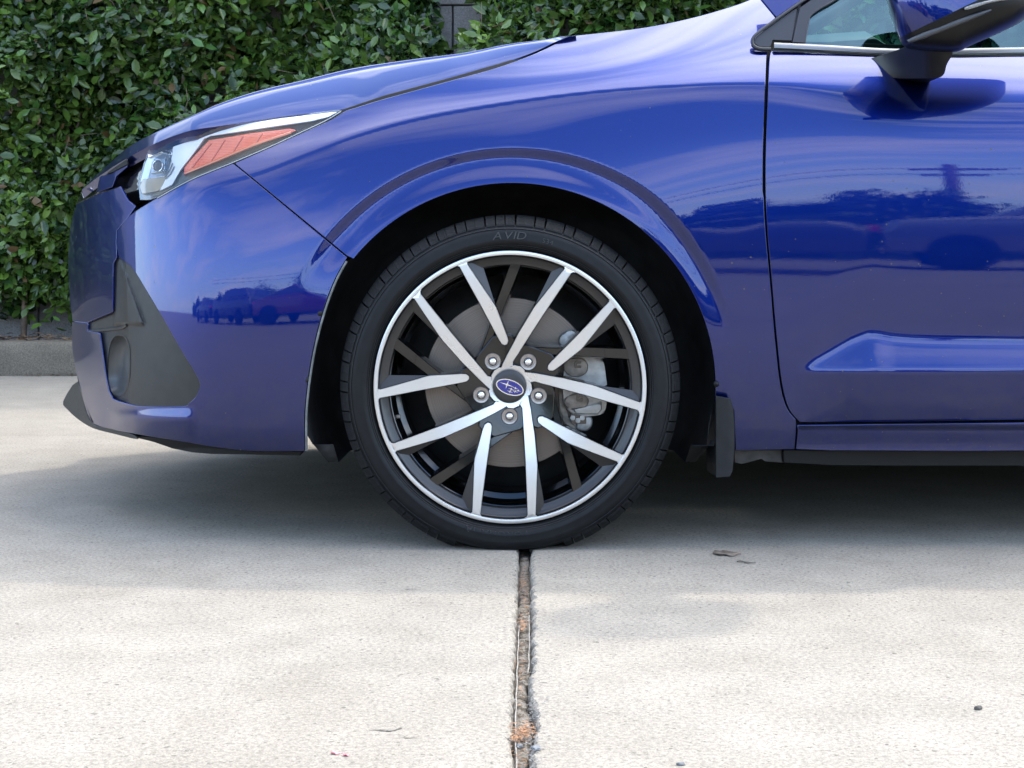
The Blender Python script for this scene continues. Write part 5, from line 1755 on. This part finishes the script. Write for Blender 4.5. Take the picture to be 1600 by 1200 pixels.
# ------------------------------------------------------------------ across the lot (seen only as reflections in the paint)
def parked(name, label, x, y, kind, body):
    t = empty(name, (x, y, 0)); tag(t, label, 'car', 'cars parked across the lot')
    h = {'suv': 1.70, 'sedan': 1.43, 'hatch': 1.5}[kind]
    if kind == 'suv':
        low = [(-2.3, .35), (-2.35, .75), (-2.2, 1.0), (-1.1, 1.08), (2.25, 1.10), (2.35, .8), (2.3, .35)]
        top = [(-1.15, 1.06), (-.45, 1.62), (.4, h), (1.7, 1.66), (2.15, 1.08)]
    else:
        low = [(-2.25, .32), (-2.3, .62), (-2.1, .82), (-1.0, .93), (2.0, .98), (2.25, .75), (2.2, .32)]
        top = [(-1.05, .92), (-.25, 1.36), (.5, h), (1.3, 1.30), (1.95, .97)]
    def prism(nm, prof, w, taper, mat):
        bm = bmesh.new(); n = len(prof)
        secs = []
        for s, dz in ((-1, 0), (-.93, 0), (.93, 0), (1, 0)):
            k = taper if abs(s) == 1 else 1
            zm = sum(p[1] for p in prof) / n; xm = sum(p[0] for p in prof) / n
            secs.append([bm.verts.new((xm + (px - xm) * k, s * w, zm + (pz - zm) * k)) for px, pz in prof])
        for a, b in zip(secs[:-1], secs[1:]):
            for i in range(n): bm.faces.new((a[i], a[(i + 1) % n], b[(i + 1) % n], b[i]))
        bm.faces.new(secs[0]); bm.faces.new(list(reversed(secs[-1])))
        o = from_bm(nm, bm, mat, t)
        bv = o.modifiers.new('round', 'BEVEL'); bv.width = .10; bv.segments = 3; bv.limit_method = 'ANGLE'; bv.angle_limit = .3
        return shade_auto(o, 60)
    prism('body', low, .9, .96, body)
    prism('cabin', top, .72, .9, body)
    xm = sum(p[0] for p in top) / len(top); zm = sum(p[1] for p in top) / len(top)
    prism('side_window', [(xm + (p[0] - xm) * .86, zm + .02 + (p[1] - zm) * .66) for p in top], .735, 1.0, M['black_gloss'])
    for wx in (-1.42, 1.38):
        for s in (-1, 1):
            bm = bmesh.new(); bm_lathe(bm, [(.02, -.11), (.33, -.11), (.345, -.06), (.345, .06), (.33, .11), (.02, .11)], 28, (wx, s * .84, .345), True)
            from_bm('wheel', bm, M['rubber'], t)
            bm = bmesh.new(); bm_lathe(bm, [(.01, .0), (.22, .0), (.23, .02)], 24, (wx, s * .96, .345))
            from_bm('wheel_rim', bm, M['rubber'], t)
    for s in (-1, 1):
        bm = bmesh.new(); bm_box(bm, (-2.2, s * .66, .80 if kind == 'suv' else .68), (.16, .36, .12), bevel=.02); from_bm('headlamp', bm, M['chrome'], t)
        bm = bmesh.new(); bm_box(bm, (2.24, s * .68, .9 if kind == 'suv' else .82), (.1, .3, .14), bevel=.02); from_bm('tail_lamp', bm, simple('tail_red', (.45, .015, .02), .2, coat=1), t)
    return t
silver = simple('silver_paint', (.20, .21, .23), .3, metal=.7, coat=1)
dark = simple('dark_paint', (.03, .03, .035), .3, coat=1)
red = simple('red_paint', (.12, .012, .02), .3, coat=1)
parked('sport_utility', 'silver sport utility vehicle mirrored in the blue door', 4.9, -10.4, 'suv', silver).rotation_euler = (0, 0, .12)
parked('sedan', 'dark sedan mirrored at the front of the blue door', .2, -10.8, 'sedan', dark)
parked('hatchback', 'red hatchback mirrored low in the blue bumper', -4.9, -8.0, 'hatch', red).rotation_euler = (0, 0, math.pi)
parked('estate_car', 'dark estate car mirrored beside the red hatchback', -9.9, -8.3, 'suv', dark)
parked('saloon', 'silver saloon mirrored at the far right of the blue door', 9.9, -10.9, 'sedan', silver)
parked('coupe', 'dark coupe mirrored at the left end of the blue bumper', -15.0, -8.2, 'sedan', dark)
parked('minivan', 'silver minivan mirrored at the corner of the blue bumper', -19.4, -11.0, 'suv', silver)
# unseen hedge added for a continuous dark band in the paint reflections
fh = empty('added_hedge', (0, -17.5, 0)); tag(fh, 'unseen long hedge added across the lot for a dark band in the reflections', 'hedge')
rg = np.random.default_rng(5); nn = 36000
PP = np.stack([rg.uniform(-45, 45, nn), rg.normal(0, .25, nn), rg.uniform(.0, 1.0, nn) ** .8], 1)
PP[:, 2] *= 1.9 + .5 * np.sin(PP[:, 0] * .45) + .35 * np.sin(PP[:, 0] * 1.3 + 2) + .2 * np.sin(PP[:, 0] * 4)
tag(leaf_batch('foliage', PP, rg.uniform(.16, .3, nn), rg, [M['leaf']], np.clip(rg.normal(.35, .2, nn), 0, 1), np.zeros(nn, int), fh, (0, .6, .5)), kind='stuff')
cx_ = np.linspace(-45, 45, 181)
hz_ = (1.9 + .5 * np.sin(cx_ * .45) + .35 * np.sin(cx_ * 1.3 + 2) + .2 * np.sin(cx_ * 4)) * .88
Vc = [(x, y, z) for x, h_ in zip(cx_, hz_) for (y, z) in ((.22, 0), (.2, h_), (-.2, h_), (-.22, 0))]
Fc = [(4 * i + k, 4 * i + k + 1, 4 * i + k + 5, 4 * i + k + 4) for i in range(180) for k in range(3)]
mesh('core', Vc, Fc, simple('hedge_core', (.012, .022, .008), .9), fh)  # dark core added so the reflected band reads solid
# trees beyond the cars
def env_tree(x, y, h, r, seed, label):
    rng = np.random.default_rng(seed)
    t = empty('street_tree', (x, y, 0)); tag(t, label, 'tree', 'trees across the lot')
    bm = bmesh.new()
    bm_tube(bm, [(0, 0, 0), (.1, 0, h * .3), (-.05, .1, h * .6)], [.22, .16, .06], 8)
    for k in range(5):
        a = k * 1.3; bm_tube(bm, [(.05, 0, h * (.3 + .05 * k)), (math.cos(a) * r * .6, math.sin(a) * r * .6, h * (.55 + .06 * k))], [.09, .03], 6)
    from_bm('trunk', bm, M['twig'], t, True)
    n = 1600
    c = rng.normal(0, 1, (14, 3)); c /= np.linalg.norm(c, axis=1)[:, None]; c *= rng.uniform(.3, .75, (14, 1)) * r; c[:, 2] = c[:, 2] * .8 + h * .68
    P = c[rng.integers(0, 14, n)] + rng.normal(0, r * .22, (n, 3))
    f = leaf_batch('crown', P, rng.uniform(.18, .34, n), rng, [M['leaf']], np.clip(rng.normal(.4, .2, n), 0, 1), np.zeros(n, int), t, (0, 0, .5))
for i, (x, h, r) in enumerate(((-30, 6, 2.6), (-22, 7, 3.0), (-14, 5.5, 2.4), (-6.5, 5, 2.2), (16, 6.5, 2.8), (24, 7, 3.1), (33, 6, 2.7))):
    env_tree(x, -34 - (i * 37 % 9), h, r, 90 + i, ['leafy street tree farthest left across the lot', 'broad street tree second from the left end across the lot', 'street tree left of the brown building, behind the dark coupe', 'small street tree beside the brown building', 'street tree right of the utility pole', 'tall street tree right of the silver saloon', 'street tree farthest right across the lot'][i])
pole = empty('utility_pole', (6.2, -21, 0)); tag(pole, 'wooden utility pole mirrored in the blue door', 'pole')
bm = bmesh.new(); bm_tube(bm, [(0, 0, 0), (0, 0, 5.2)], [.17, .13], 10); from_bm('mast', bm, M['twig'], pole, True)
bm = bmesh.new(); bm_box(bm, (0, 0, 4.7), (2.0, .12, .14), bevel=.01); from_bm('crossarm', bm, M['twig'], pole)
bm = bmesh.new(); bm_box(bm, (0, 0, 4.2), (1.3, .12, .12), bevel=.01); from_bm('crossarm', bm, M['twig'], pole)
for z in (4.8, 4.3):
    bm = bmesh.new(); bm_tube(bm, [(-40, 0, z + .6), (-20, 0, z - .1), (0, 0, z), (20, 0, z - .2), (40, 0, z + .5)], .02, 5); from_bm('wire', bm, M['seal'], pole)
shop = empty('low_building', (-2.0, -40, 0)); tag(shop, 'low brown building mirrored faintly in the blue door', 'building')
bm = bmesh.new(); bm_box(bm, (0, 0, 1.7), (14, 6, 3.4), bevel=.05); from_bm('wall', bm, simple('shop_wall', (.24, .18, .14), .8, nscale=3), shop)
bm = bmesh.new(); bm_box(bm, (0, 0, 3.5), (14.8, 6.8, .25), bevel=.03); from_bm('roof', bm, simple('shop_roof', (.12, .09, .08), .8), shop)
for k in range(5):
    bm = bmesh.new(); bm_box(bm, (-5.2 + k * 2.6, 3.02, 1.5), (1.7, .08, 1.5), bevel=.01); from_bm('window', bm, M['black_gloss'], shop)
